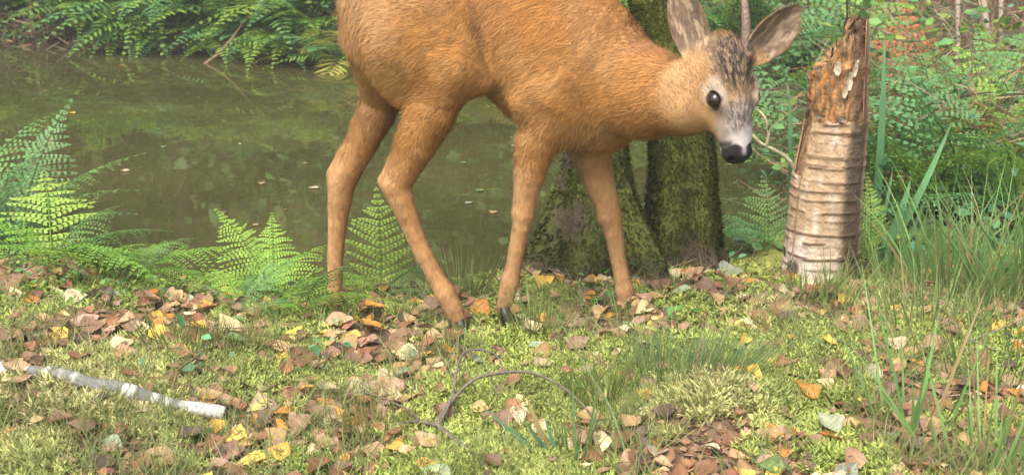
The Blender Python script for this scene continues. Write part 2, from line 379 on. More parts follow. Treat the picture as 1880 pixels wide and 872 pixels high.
def surface_nets(F, ax_):
    ins = F < 0
    c = sum(ins[i:i + F.shape[0] - 1, j:j + F.shape[1] - 1, k:k + F.shape[2] - 1].astype(np.int8) for i in (0, 1) for j in (0, 1) for k in (0, 1))
    act = (c > 0) & (c < 8); I = np.argwhere(act); idx = np.full(act.shape, -1, np.int64); idx[act] = np.arange(len(I))
    acc = np.zeros((len(I), 3)); cnt = np.zeros(len(I))
    for d in range(3):
        e = [q for q in range(3) if q != d]
        for u in (0, 1):
            for w in (0, 1):
                o0 = np.zeros(3, int); o0[e[0]] = u; o0[e[1]] = w; o1 = o0.copy(); o1[d] = 1
                A, B = I + o0, I + o1; fa, fb = F[tuple(A.T)], F[tuple(B.T)]; cr = (fa < 0) != (fb < 0)
                t = np.where(cr, fa / np.where(cr, fa - fb, 1), 0)
                pa = np.stack([ax_[q][A[:, q]] for q in range(3)], 1); pb = np.stack([ax_[q][B[:, q]] for q in range(3)], 1)
                acc += (pa + (pb - pa) * t[:, None]) * cr[:, None]; cnt += cr
    V = acc / cnt[:, None]; Q = []
    for d in range(3):
        e = [(d + 1) % 3, (d + 2) % 3]
        sl0 = [slice(None)] * 3; sl1 = [slice(None)] * 3; sl0[d] = slice(0, -1); sl1[d] = slice(1, None)
        a, b = ins[tuple(sl0)], ins[tuple(sl1)]; cr = np.argwhere(a != b)
        cr = cr[(cr[:, e[0]] > 0) & (cr[:, e[1]] > 0) & (cr[:, e[0]] < F.shape[e[0]] - 1) & (cr[:, e[1]] < F.shape[e[1]] - 1)]
        def cell(u, w): q = cr.copy(); q[:, e[0]] -= u; q[:, e[1]] -= w; return idx[tuple(q.T)]
        q = np.stack([cell(1, 1), cell(0, 1), cell(0, 0), cell(1, 0)], 1); flip = ~a[tuple(cr.T)]
        q[flip] = q[flip][:, ::-1]; Q.append(q)
    return V, np.concatenate(Q)
DV, DQ = surface_nets(F, (gx, gy, gzz)); del F
E2 = np.concatenate([DQ[:, [0, 1]], DQ[:, [1, 2]], DQ[:, [2, 3]], DQ[:, [3, 0]]])
def smooth(V, lam):
    s = np.zeros_like(V); n = np.zeros(len(V)); np.add.at(s, E2[:, 0], V[E2[:, 1]]); np.add.at(n, E2[:, 0], 1); np.add.at(s, E2[:, 1], V[E2[:, 0]]); np.add.at(n, E2[:, 1], 1)
    return V + lam * (s / n[:, None] - V)
for _ in range(3): DV = smooth(smooth(DV, .55), -.5)
tri = np.concatenate([DQ[:, [0, 1, 2]], DQ[:, [0, 2, 3]]])
fn_ = np.cross(DV[tri[:, 1]] - DV[tri[:, 0]], DV[tri[:, 2]] - DV[tri[:, 0]]); area = np.linalg.norm(fn_, axis=1) * .5
DN = np.zeros_like(DV); [np.add.at(DN, tri[:, q], fn_) for q in range(3)]; DN = nrm(DN)

def hloc(p): return (p - HO) @ HB.T
def ear_w(p):
    r = []
    for b, ax_, fn, sd_, L, w in EARS:
        q = p - b; u = (q @ ax_) / L; r.append(((u > .10) & (u < 1.1) & (np.abs(q @ sd_) < .05) & (np.abs(q @ fn) < .06)) * sstep(.08, .2, u))
    return r
def head_w(p): l = hloc(p); return sstep(-.150, -.105, l[:, 0] + .25 * l[:, 1]) * sstep(-.085, -.04, l[:, 1]) * sstep(.165, .13, np.linalg.norm(p - HO, axis=1))
def coat(p, n):
    N = len(p); c = np.tile(np.array((.305, .150, .043)), (N, 1)); px, py = proj(p)
    def mixc(w, col): nonlocal c; w = np.clip(w, 0, 1)[:, None]; c = c * (1 - w) + np.asarray(col) * w
    big = fbm(p, 9.); c *= (.86 + .30 * big)[:, None]
    mixc(.55 * sstep(720, 612, px) * sstep(260, 60, py), (.50, .30, .13))                       # pale rump edge
    mixc(.6 * np.exp(-((px - 716) / 40) ** 2 - ((py - 142) / 34) ** 2), (.46, .30, .12))
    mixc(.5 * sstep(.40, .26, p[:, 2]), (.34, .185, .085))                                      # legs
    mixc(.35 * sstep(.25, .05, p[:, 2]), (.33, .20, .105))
    mixc(.5 * sstep(.42, .3, p[:, 2]) * sstep(.2, -.8, n[:, 0]), (.40, .27, .145)); mixc(.45 * sstep(.42, .3, p[:, 2]) * sstep(.3, .9, n[:, 0]), (.27, .135, .055)); mixc(.5 * sstep(.5, .75, vnoise(p * np.array((1, 1, .3)), 90.)) * sstep(.42, .3, p[:, 2]), (.24, .14, .07))  # leg shading painted into the coat: paler back edges, darker fronts, streaks
    mixc(.8 * np.exp(-((px - 868 - .18 * py + 9 * (fbm(p, 25.) - .5)) / 11) ** 2) * sstep(125, 80, py) * sstep(.34, .46, fbm(p, 40)) * (p[:, 1] < 2.62), (.11, .05, .018))  # dark of the flank crease put into the coat colour, without a groove
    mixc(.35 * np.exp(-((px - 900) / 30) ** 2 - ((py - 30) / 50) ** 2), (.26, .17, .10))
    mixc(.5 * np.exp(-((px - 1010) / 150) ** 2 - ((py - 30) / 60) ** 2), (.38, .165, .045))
    mixc(.45 * sstep(.45, .7, fbm(p + 2, 6.)) * sstep(.35, .45, p[:, 2]), (.27, .165, .085)); mixc(.4 * sstep(.5, .75, fbm(p + 8, 7.)), (.42, .26, .12))
    mixc(.30 * np.exp(-((px - 1200) / 45) ** 2 - ((py - 85) / 35) ** 2), (.36, .13, .075))
    mixc(.35 * np.exp(-((px - 1090) / 50) ** 2 - ((py - 250) / 30) ** 2), (.42, .27, .13))      # brisket
    mixc(.45 * np.exp(-((px - 1235) / 60) ** 2 - ((py - 200) / 60) ** 2), (.44, .23, .085))
    mixc(.5 * np.exp(-((px - 741) / 9) ** 2 - ((py - 405) / 8) ** 2) * (p[:, 1] < 2.6), (.10, .05, .025))
    hw_ = head_w(p); l = hloc(p); a, nn, ss = l.T; f = vnoise(p, 160.); f2 = vnoise(np.stack([a * .3, nn, ss], 1), 420.); f3 = vnoise(np.stack([a * .5, nn, ss], 1), 190.)
    h = np.tile(np.array((.31, .185, .085)), (N, 1)) * (.85 + .3 * vnoise(p, 45.))[:, None]
    def mixh(w, col): nonlocal h; w = np.clip(w, 0, 1)[:, None]; h = h * (1 - w) + np.asarray(col) * w
    g = sstep(.0, .02, nn + .35 * np.maximum(-a - .05, 0))
    mixh(.92 * sstep(.01, -.04, a) * g * sstep(.056, .036, np.abs(ss)), (.20, .145, .095))      # brow
    mixh(.95 * sstep(.30, .60, .6 * f2 + .4 * f3) * sstep(.015, -.03, a) * g * sstep(.050, .026, np.abs(ss)), (.018, .015, .014))
    mixh(.85 * sstep(-.015, .035, a) * sstep(-.020, .008, nn) * sstep(.050, .028, np.abs(ss)), (.20, .185, .175))
    mixh(.85 * sstep(.36, .62, f2) * sstep(-.02, .02, a) * sstep(.09, .055, a) * g * sstep(.042, .02, np.abs(ss)), (.06, .055, .055))
    mixh(.8 * sstep(.058, .086, a) * sstep(-.012, .004, nn) * sstep(.034, .022, np.abs(ss)), (.42, .40, .385))                  # pale muzzle
    for e in EYES:
        r = np.sqrt((a - e[0]) ** 2 + (nn - e[1]) ** 2 + (ss - e[2]) ** 2)
        r2 = np.sqrt(((a - e[0] + .008) * .8) ** 2 + (nn - e[1] - .003) ** 2 + (ss - e[2]) ** 2)
        mixh(.75 * sstep(.032, .018, r2 + .008 * (vnoise(p, 120.) - .5)), (.43, .375, .30)); mixh(.8 * sstep(.030, .019, r) * sstep(.006, .016, a - e[0]) * sstep(.01, -.01, (ss - e[2]) * np.sign(e[2])), (.12, .09, .08)); mixh(.95 * sstep(.0218, .0185, r), (.03, .02, .016))
    nose = sstep(.097, .101, a + .25 * np.abs(ss)) * sstep(-.016, -.010, nn) * sstep(.128, .124, a)
    mixh(.9 * sstep(.078, .088, a) * sstep(.018, .025, np.abs(ss)) * sstep(-.02, -.010, nn), (.025, .022, .022))
    nose = sstep(.0925, .0965, a - .004 * np.cos(ss * 180)) * sstep(-.011, -.006, nn); mixh(nose, (.012, .011, .012))
    mixh(.8 * np.exp(-(ss / .005) ** 2) * sstep(.088, .094, a) * sstep(.118, .108, a), (.28, .27, .27))
    mixh(.9 * sstep(.088, .098, a) * sstep(-.007, -.012, nn) * sstep(.003, .007, np.abs(np.abs(ss) - .006)), (.74, .72, .68))                    # white chin
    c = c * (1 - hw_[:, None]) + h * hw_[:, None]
    for w, E in zip(ear_w(p), EARS):
        b, ax_, fn, sd_, L, wd = E; q = p - b; u = (q @ ax_) / L; front = (n @ fn) > -.1
        s_ = (q @ sd_) / (wd * .5); tex = vnoise(np.stack([(q @ ax_) * .25, q @ sd_, q @ fn], 1), 230.)
        inn = np.array((.16, .115, .08)) + sstep(.40, .70, tex)[:, None] * np.array((.17, .135, .09))
        edge = sstep(.72, .95, np.abs(s_)) + sstep(.85, 1., u)
        ec = inn * (1 - np.clip(edge, 0, 1)[:, None]) + np.array((.16, .105, .06)) * np.clip(edge, 0, 1)[:, None]
        ec = np.where(front[:, None], ec, np.array((.19, .125, .07)))
        c = c * (1 - w[:, None]) + ec * w[:, None]
    return c
DORIG = np.array((.12, 2.62, gz(.12, 2.62)))
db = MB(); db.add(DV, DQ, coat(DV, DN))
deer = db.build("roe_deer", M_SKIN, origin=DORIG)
tag(deer, "young roe buck with reddish brown coat standing side on beside the pond, head lowered", "deer")
# shiny nose leather is its own small patch of the body's material: eyes, antler, hooves are parts
def ball(mb, c, R, B=np.eye(3), n=16, m=24, col=(1, 1, 1)):
    th = np.linspace(0, np.pi, n)[:, None]; ph = np.linspace(0, 2 * np.pi, m, endpoint=False)[None]
    q = np.stack([np.sin(th) * np.cos(ph), np.sin(th) * np.sin(ph), np.cos(th) + 0 * ph], -1).reshape(-1, 3) * np.asarray(R)
    mb.add(q @ B + np.asarray(c), grid_faces(n, m, True), col)
for e in EYES:
    b_ = MB(); ball(b_, HW(e[0], e[1] - .001, e[2] - .0025 * np.sign(e[2])), (.0164, .0152, .0146), HB); b_.build("eye", M_EYE, deer)
b_ = MB(); B0 = HW(-.074, .040, -.0235); T0 = P(1362, -30, 2.44)
k_ = np.linspace(0, 1, 9); pts = B0 + (T0 - B0) * k_[:, None] + np.outer(np.sin(k_ * 3.1), (.004, 0, 0))
tube(b_, pts, [.0115, .0108, .010, .0092, .0084, .0076, .0068, .006, .004], 14, spline=False, rough=.16, c=np.array((.085, .055, .042)) * (1 - .25 * k_[:, None]) + np.outer(k_, (.14, .11, .08)))
tube(b_, [B0 - .004 * nrm(T0 - B0), B0 + .006 * nrm(T0 - B0), B0 + .013 * nrm(T0 - B0)], [.014, .017, .013], 14, spline=False, rough=.3, c=(.14, .08, .06))
b_.build("antler", M_HORN, deer)
for fx, fy, Y, dx in ((925, 560, 2.575, .012), (1151, 571, 2.69, .010), (843, 585, 2.53, .014), (608, 572, 2.69, .008)):
    p = P(fx, fy, Y); g_ = gz(p[0], p[1]); b_ = MB()
    for s in (-1, 1):
        c0 = p + np.array((0, .009 * s, 0)); c1 = np.array((p[0] + dx, p[1] + .011 * s, min(g_ + .004, p[2] - .008)))
        tube(b_, [c0, .5 * (c0 + c1), c1], [.011, .013, .010], 10, spline=False)
    b_.build("hoof", M_HOOF, deer)

# fur: tapered strands laid along the coat
def fur_dir(p, n):
    d = np.tile(np.array((-.86, 0, -.5)), (len(p), 1)); px, py = proj(p)
    w = sstep(.50, .36, p[:, 2])[:, None] * (1 - sstep(1150, 1230, px))[:, None]; d = d * (1 - w) + np.array((-.12, 0, -1)) * w
    w = (sstep(1120, 1210, px) * sstep(.2, .36, p[:, 2]))[:, None]; d = d * (1 - w) + np.array((-.75, .2, -.55)) * w
    w = sstep(700, 640, px)[:, None]; d = d * (1 - w) + np.array((-.2, 0, -1)) * w
    d = d + np.stack([fbm(p, 14) - .5, fbm(p + 5, 14) - .5, fbm(p + 9, 14) - .5], 1) * 1.1
    w = head_w(p)[:, None]; d = d * (1 - w) + (-ha * .9 - hn * .25 + np.sign(hloc(p)[:, 2:3]) * hs * .25) * w
    for w, E in zip(ear_w(p), EARS): d = d * (1 - w[:, None]) + E[1] * w[:, None]
    return nrm(d - n * np.sum(d * n, 1, keepdims=True))
NF = 230000
pick = rng.choice(len(tri), NF, p=area / area.sum()); uv = rng.random((NF, 2)); sw = uv.sum(1) > 1; uv[sw] = 1 - uv[sw]
T3 = DV[tri[pick]]; fp = T3[:, 0] + (T3[:, 1] - T3[:, 0]) * uv[:, :1] + (T3[:, 2] - T3[:, 0]) * uv[:, 1:]
fnm = nrm(DN[tri[pick]].mean(1))
l = hloc(fp); keep = np.ones(NF, bool)
for e in EYES: keep &= np.linalg.norm(l - np.array(e), axis=1) > .0200
keep &= ~((l[:, 0] > .0925) & (l[:, 1] > -.014) & (np.linalg.norm(l, axis=1) < .16))
fp, fnm = fp[keep], fnm[keep]; NF = len(fp)
hw_ = head_w(fp); ew = np.maximum(*ear_w(fp)); leg = sstep(.42, .3, fp[:, 2])
Lf = .0165 * (1 - .5 * leg) * (1 - hw_) + (.0045 + .0075 * sstep(.05, -.03, l[keep][:, 0])) * hw_; Lf = Lf * (1 - ew) + .010 * ew; Lf *= rng.uniform(.6, 1.3, NF)
Wf = (.0015 * (1 - .35 * leg) * (1 - hw_) + .0011 * hw_) * (1 - .3 * ew) * rng.uniform(.7, 1.3, NF)
lay = fur_dir(fp, fnm); jit = rng.normal(size=(NF, 3)) * .2
fd = nrm(lay + jit + fnm * (.20 + .15 * rng.random((NF, 1))))
fc = coat(fp, fnm) * rng.uniform(.74, 1.26, (NF, 1)) ** (1 + .8 * hw_[:, None]) * (.82 + .36 * vnoise(fp, 75.))[:, None] * (1 + (.6 * leg + .15) * (vnoise(fp * np.array((1, 1, .22)), 260.) - .5))[:, None]
nr = nrm(fnm * 1.0 + jit * (.85 + .7 * leg[:, None]) - lay * .15)
fb = MB(); strips(fb, fp - fnm * .001, fd, Lf, Wf, side=np.cross(fd, fnm), bend=-fnm * .12 * Lf[:, None], seg=2, c=fc * .82, tipc=fc * 1.12, nr=nr)
fur = fb.build("fur", M_FUR, deer)
print("deer verts", len(DV), "fur", NF)
# ------------------------------------------------------------------ ground and water
g2 = np.stack([GX, GY], -1)
def mossy(xy): return fbm(xy, 4.2) + .25 * (vnoise(xy, 15.) - .5)
mm = sstep(.44, .54, mossy(g2)); fr = fbm(g2 + 40, 7.)
gc = np.array((.11, .075, .045)) * (1 - mm[..., None]) + np.array((.17, .18, .05)) * mm[..., None]
gc = gc * (.7 + .6 * fr)[..., None]
wet = sstep(.25, .0, np.abs(np.minimum(GY - np.interp(GX, NSX, NSY), np.interp(GX, FSX, FSY) - GY))) * (GY > 2.9)
gc = gc * (1 - .75 * wet)[..., None] + np.array((.018, .014, .01)) * (.75 * wet)[..., None]
farw = sstep(5.5, 6.5, GY)[..., None]; gc = gc * (1 - farw) + np.array((.045, .032, .02)) * (.6 + .8 * fr)[..., None] * farw
mb = MB(); mb.add(np.stack([GX, GY, GT], -1), grid_faces(len(gxs), len(gys)), gc.reshape(-1, 3))
tag(mb.build("ground", M_SOIL), kind='structure')
mb = MB(); mb.add([(-14, 2.9, WATER), (1.75, 2.9, WATER), (1.75, 9.8, WATER), (-14, 9.8, WATER)], np.array([[0, 1, 2, 3]]))
M_WATER = mat("water", color=(.049, .047, .016), src='rgb', rough=.015, spec=.75, var=.25, vscale=1.5)
nt = M_WATER.node_tree; n2 = nt.nodes.new("ShaderNodeTexNoise"); n2.inputs["Scale"].default_value = 5; n2.inputs["Detail"].default_value = 2
bp = nt.nodes.new("ShaderNodeBump"); bp.inputs["Strength"].default_value = .035; bp.inputs["Distance"].default_value = .02
tcn = [n for n in nt.nodes if n.type == 'TEX_COORD'][0]; nt.links.new(tcn.outputs["Object"], n2.inputs[0]); nt.links.new(n2.outputs[0], bp.inputs["Height"]); nt.links.new(bp.outputs[0], nt.nodes["Principled BSDF"].inputs["Normal"])
tag(mb.build("pond_water", M_WATER), kind='structure')

# ------------------------------------------------------------------ labels: what is it nearest to in the picture
LM = [("the birch stump", 1500, 470), ("the white birch branch", 230, 725), ("the arched dark twig", 940, 745), ("the pale moss hummock", 1305, 790), ("the big central grass tuft", 1270, 670),
      ("the buck's near hind hoof", 840, 592), ("the buck's far hind hoof", 610, 572), ("the buck's near front hoof", 925, 565), ("the buck's far front hoof", 1150, 575),
      ("the sedge clump", 1800, 500), ("the bright bank fern", 520, 520), ("the mossy tree bases", 1180, 455), ("the bottom left corner", 40, 850), ("the bottom right corner", 1840, 850),
      ("the left bank ferns", 100, 450), ("the buck's muzzle", 1355, 280), ("the upright fern", 690, 430), ("the bottom edge's middle", 800, 870)]
ORD = ["", "second", "third", "fourth", "fifth", "sixth", "seventh", "eighth", "ninth", "tenth", "eleventh", "twelfth", "thirteenth", "fourteenth", "fifteenth", "sixteenth", "seventeenth", "eighteenth", "nineteenth", "twentieth"]
def label_all(items, lms=None):
    """items: (object, phrase). Each gets phrase + where it lies + its rank there, so that no two share a label."""
    lms = lms or LM; bucket = {}
    for o, ph in items:
        px, py = proj(np.array(o.matrix_basis.translation)); d = [math.hypot(px - x, 1.4 * (py - y)) for _, x, y in lms]; i = int(np.argmin(d))
        dx, dy = px - lms[i][1], 1.6 * (py - lms[i][2])
        rel = ("right of " if dx > 0 else "left of ") if abs(dx) > abs(dy) else ("in front of " if dy > 0 else "behind ")
        if "corner" in lms[i][0] or "edge" in lms[i][0]: rel = "near "
        bucket.setdefault((ph, rel + lms[i][0]), []).append((d[i], o))
    for (ph, w), l in bucket.items():
        l.sort(key=lambda q: q[0])
        for k, (_, o) in enumerate(l):
            o["label"] = f"{ph} {w}" if len(l) == 1 else f"{ph} {w}, {(ORD[k] + ' ') if k else ''}closest to it"

# ------------------------------------------------------------------ mossy trees at the water's edge
def mossy_tree(path, label, seed):
    r0 = np.random.default_rng(seed); g = P(*path[0][:3]); root = empty("mossy_tree", (g[0], g[1], gz(g[0], g[1])))
    pts = [P(x, y, Y) for x, y, Y, r in path]; rad = [r / SC(y, Y) for x, y, Y, r in path]
    top = pts[-1] + (pts[-1] - pts[-2]) / np.linalg.norm(pts[-1] - pts[-2]) * 2.4; pts.append(top); rad.append(rad[-1] * .75)
    mb = MB(); pts, rad = tube(mb, pts, rad, 28, sub=14)
    V = mb.v[0]; k = len(pts); ang = np.tile(np.linspace(0, 2 * np.pi, 28, endpoint=False), k); h = np.repeat(np.arange(k), 28)
    cen = np.repeat(pts, 28, 0); rr = np.repeat(rad, 28)
    flare = sstep(.45, 0, V[:, 2] + .1)
    bulge = (.28 * flare * np.sin(ang * 5 + seed) + .22 * (fbm(V, 9.) - .5))[:, None]
    V[:] = V + (V - cen) * bulge
    c = np.array((.05, .036, .024)) * (.6 + .8 * fbm(V, 25.))[:, None]; mo = sstep(.26, .40, fbm(V + seed, 7.)) * sstep(-.10, .02, V[:, 2])
    c = c * (1 - mo[:, None]) + np.array((.075, .085, .017)) * mo[:, None]; mb.c[0] = c.astype(np.float32)
    mb.build("trunk", M_BARK, root)
    # moss fur on the bark
    N = 30000; i = r0.integers(0, (k - 1) * 28, N); i = i[(mo[i] > .25) | (r0.random(N) < .1)]; i = i[V[i, 2] < 1.2]
    j = np.minimum(i + 28, len(V) - 1); f = r0.random((len(i), 1)); a2 = i - i % 28 + (i + 1) % 28
    p = V[i] * (1 - f) + V[j] * f + (V[a2] - V[i]) * r0.random((len(i), 1)); n = nrm(p - (cen[i] * (1 - f) + cen[j] * f))
    d = nrm(n * .8 + np.array((0, 0, -.35)) + r0.normal(size=p.shape) * .45)
    cc = np.array((.088, .098, .018)) * (.45 + 1.1 * fbm(p, 16.))[:, None] * r0.uniform(.6, 1.4, (len(i), 1))
    m2 = MB(); strips(m2, p - n * .003, d, r0.uniform(.008, .020, len(i)), .006, seg=1, c=cc, nr=nrm(n + d * .5)); m2.build("moss", M_MOSS, root)
    tag(root, label, "tree", "mossy tree trunks at the water's edge")
mossy_tree([(1100, 500, 3.22, 128), (1100, 455, 3.22, 106), (1098, 400, 3.22, 84), (1096, 320, 3.23, 62), (1092, 240, 3.24, 54), (1080, 120, 3.28, 50), (1060, -60, 3.32, 46)], "mossy flared tree base standing behind the buck's front legs", 3)
mossy_tree([(1252, 490, 3.3, 76), (1252, 450, 3.3, 64), (1254, 380, 3.3, 60), (1254, 300, 3.3, 58), (1245, 200, 3.3, 54), (1225, 90, 3.32, 48), (1204, 0, 3.34, 46), (1190, -80, 3.36, 44)], "mossy tree trunk rising behind the buck's neck and leaning left", 8)

# ------------------------------------------------------------------ the broken birch stump
def stump():
    b0 = G(1503, 512); Y = b0[1]; root = empty("birch_stump", b0); s = 1 / SC(300, Y); rr = np.random.default_rng(5)
    def ring_center(py): return P(np.interp(py, [25, 100, 230, 330, 420, 520], [1545, 1541, 1535, 1519, 1512, 1503]), py, Y)
    def rad(py): return np.interp(py, [25, 90, 230, 300, 330, 420, 480, 540], [48, 52, 57, 62, 65, 67, 70, 77]) * s
    A = 120; ang = np.linspace(0, 2 * np.pi, A, endpoint=False); ca, sa = np.cos(ang), np.sin(ang)   # 0 = picture right, -90 deg = towards camera
    # wood core with the slanted, splintered top
    NR = 70; topz = 78 - 60 * ca + 12 * sa + 10 * (vnoise(np.stack([ang * 4, ang * 0], -1), 1.7) - .5) + 16 * (rr.random(A) - .5)
    topz = np.where(ca > .55, 30 + 10 * rr.random(A), topz); V, C = [], []
    for k in range(NR):
        t = k / (NR - 1); py = 540 + (topz - 540) * t; c = np.stack([ring_center(q) for q in py]); r = np.array([rad(q) for q in py]) * .93
        r = r * (1 + .06 * (fbm(np.stack([ca * 2, sa * 2, py / 90], -1), 2.2) - .5) + sstep(260, 220, py) * (.22 * (vnoise(np.stack([ca * 6, sa * 6, py / 22], -1), 1.5) - .45) + .10 * (vnoise(np.stack([ca * 16, sa * 16, py / 9], -1), 1.5) - .5)))
        r = r * (1 - .25 * sstep(120, 20, py) * (rr.random(A)))
        p = c + np.stack([ca * r, sa * r, 0 * r], -1); V.append(p)
        n1 = fbm(np.stack([ca * 3, sa * 3, py / 40], -1), 1.8); n2 = vnoise(np.stack([ca * 14, sa * 14, py / 30], -1), 1.3)
        cc = np.array((.23, .14, .07)) * (.25 + 1.3 * n2)[:, None]
        og = sstep(.5, .66, n1) * sstep(250, 160, py) * sstep(70, 130, py); cc = cc * (1 - og[:, None]) + np.array((.40, .165, .035)) * og[:, None]
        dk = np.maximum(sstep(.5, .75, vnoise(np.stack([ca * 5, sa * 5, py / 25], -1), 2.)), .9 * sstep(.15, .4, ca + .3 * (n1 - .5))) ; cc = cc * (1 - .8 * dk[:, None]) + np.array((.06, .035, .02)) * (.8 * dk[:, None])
        C.append(cc)
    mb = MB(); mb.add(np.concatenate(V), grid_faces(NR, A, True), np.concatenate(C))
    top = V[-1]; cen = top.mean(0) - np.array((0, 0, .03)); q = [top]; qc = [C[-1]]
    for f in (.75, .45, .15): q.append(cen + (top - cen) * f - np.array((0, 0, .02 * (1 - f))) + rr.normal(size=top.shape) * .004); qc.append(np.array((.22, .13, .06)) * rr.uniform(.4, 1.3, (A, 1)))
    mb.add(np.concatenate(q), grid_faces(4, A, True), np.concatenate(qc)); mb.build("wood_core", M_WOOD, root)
    # birch bark shell: to py 235 in front, up to the top at the right and back
    NR = 330; LINES = [222 + 10.5 * q + 7 * math.sin(q * 2.9) + 3 * math.sin(q * 7.7) for q in range(29)]; lim = 214 - 181 * sstep(.45, .62, ca + .25 * sa) + 8 * (vnoise(np.stack([ang * 3, 0 * ang], -1), 2.) - .5) + 5 * rr.random(A); lim = np.maximum(lim, 36)
    lim = np.where(ca < -.88, 318, lim); V, C = [], []
    seam = np.sin(np.linspace(0, 2 * np.pi, A, endpoint=False) * 0)
    for k in range(NR):
        t = k / (NR - 1); py = 545 + (lim - 545) * t; c = np.stack([ring_center(q) for q in py]); r = np.array([rad(q) for q in py])
        yy = py + 5 * vnoise(np.stack([ca * 1.5, sa * 1.5, py / 50], -1), 1.); ridge = np.max([np.exp(-((yy - q0) / 2.5) ** 2) * sstep(.33, .52, vnoise(np.stack([ca * 2.4 + q0, sa * 2.0, ca * 0 + q0], -1), 1.)) * (.58 + .42 * math.sin(q0 * 7.)) for q0 in LINES], 0)
        r = r * (1 + .05 * (fbm(np.stack([ca, sa, py / 80], -1), 2.) - .5)) + ridge * .0042 + .012 * sstep(470, 545, py) * (.5 + .5 * np.sin(ang * 4))
        V.append(c + np.stack([ca * r, sa * r, 0 * r], -1))
        n1 = fbm(np.stack([ca * 2, sa * 2, py / 70], -1), 2.); white = np.clip(sstep(380, 520, py) * .8 + sstep(.55, .75, n1) * .5, 0, 1) * sstep(.6, -.1, ca)
        cc = np.array((.31, .22, .135)) * (1 - white[:, None]) + np.array((.52, .45, .40)) * white[:, None]
        cc = cc * (.8 + .4 * vnoise(np.stack([ca * 4, sa * 4, py / 12], -1), 1.6))[:, None]
        cc = cc * (1 - .92 * ridge[:, None]) + np.array((.075, .038, .018)) * (.92 * ridge[:, None])
        dark_band = sstep(.10, .36, ca + .22 * (fbm(np.stack([ca * 2, sa * 2, py / 60], -1), 2.5) - .5)) * sstep(.95, .72, ca); cc = cc * (1 - .9 * dark_band[:, None]) + np.array((.04, .028, .018)) * (.9 * dark_band[:, None])  # bark darker in a band down the right side
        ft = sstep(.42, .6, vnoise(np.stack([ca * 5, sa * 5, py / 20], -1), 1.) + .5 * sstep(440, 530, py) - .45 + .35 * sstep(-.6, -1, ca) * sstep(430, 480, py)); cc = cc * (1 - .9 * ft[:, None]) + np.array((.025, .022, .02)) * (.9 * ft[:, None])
        C.append(cc)
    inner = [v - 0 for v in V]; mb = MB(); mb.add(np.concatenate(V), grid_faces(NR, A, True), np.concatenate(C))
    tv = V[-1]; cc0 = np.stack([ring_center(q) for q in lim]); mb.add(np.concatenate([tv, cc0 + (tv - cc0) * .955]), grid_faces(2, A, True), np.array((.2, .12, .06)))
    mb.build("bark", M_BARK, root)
    # peeled bark curls
    for px, py, w, h in ((1540, 140, 10, 34), (1534, 158, 9, 26), (1531, 208, 14, 12), (1521, 118, 12, 26), (1500, 205, 16, 10), (1548, 118, 9, 30)):
        a = -math.pi / 2 + math.acos(max(-1, min(1, (px - (1536)) / 60))) * 0; c = ring_center(py); r = rad(py) * 1.0
        ax = math.asin(max(-.95, min(.95, (px - 1536) * s / r))); p = c + r * np.array((math.sin(ax), -math.cos(ax), 0)); n = np.array((math.sin(ax), -math.cos(ax), 0)); t = np.array((math.cos(ax), math.sin(ax), 0))
        m2 = MB(); u = np.linspace(-1, 1, 5); vv = np.linspace(-.5, .5, 6); q = []
        for y in vv:
            for x in u: q.append(p + t * x * w * s * .6 * (1 - abs(y)) + np.array((0, 0, y * h * s)) + n * (.004 + .012 * (y + .5) ** 2 + .004 * x * x) + rr.normal(size=3) * .001)
        q = np.array(q); m2.add(np.concatenate([q, q - n * .0015]), np.concatenate([grid_faces(6, 5), grid_faces(6, 5)[:, ::-1] + 30]), (.52, .42, .33)); m2.build("bark_curl", M_BARK, root)
    tag(root, "broken birch stump with peeling bark and a slanted splintered top", "tree stump")
stump()

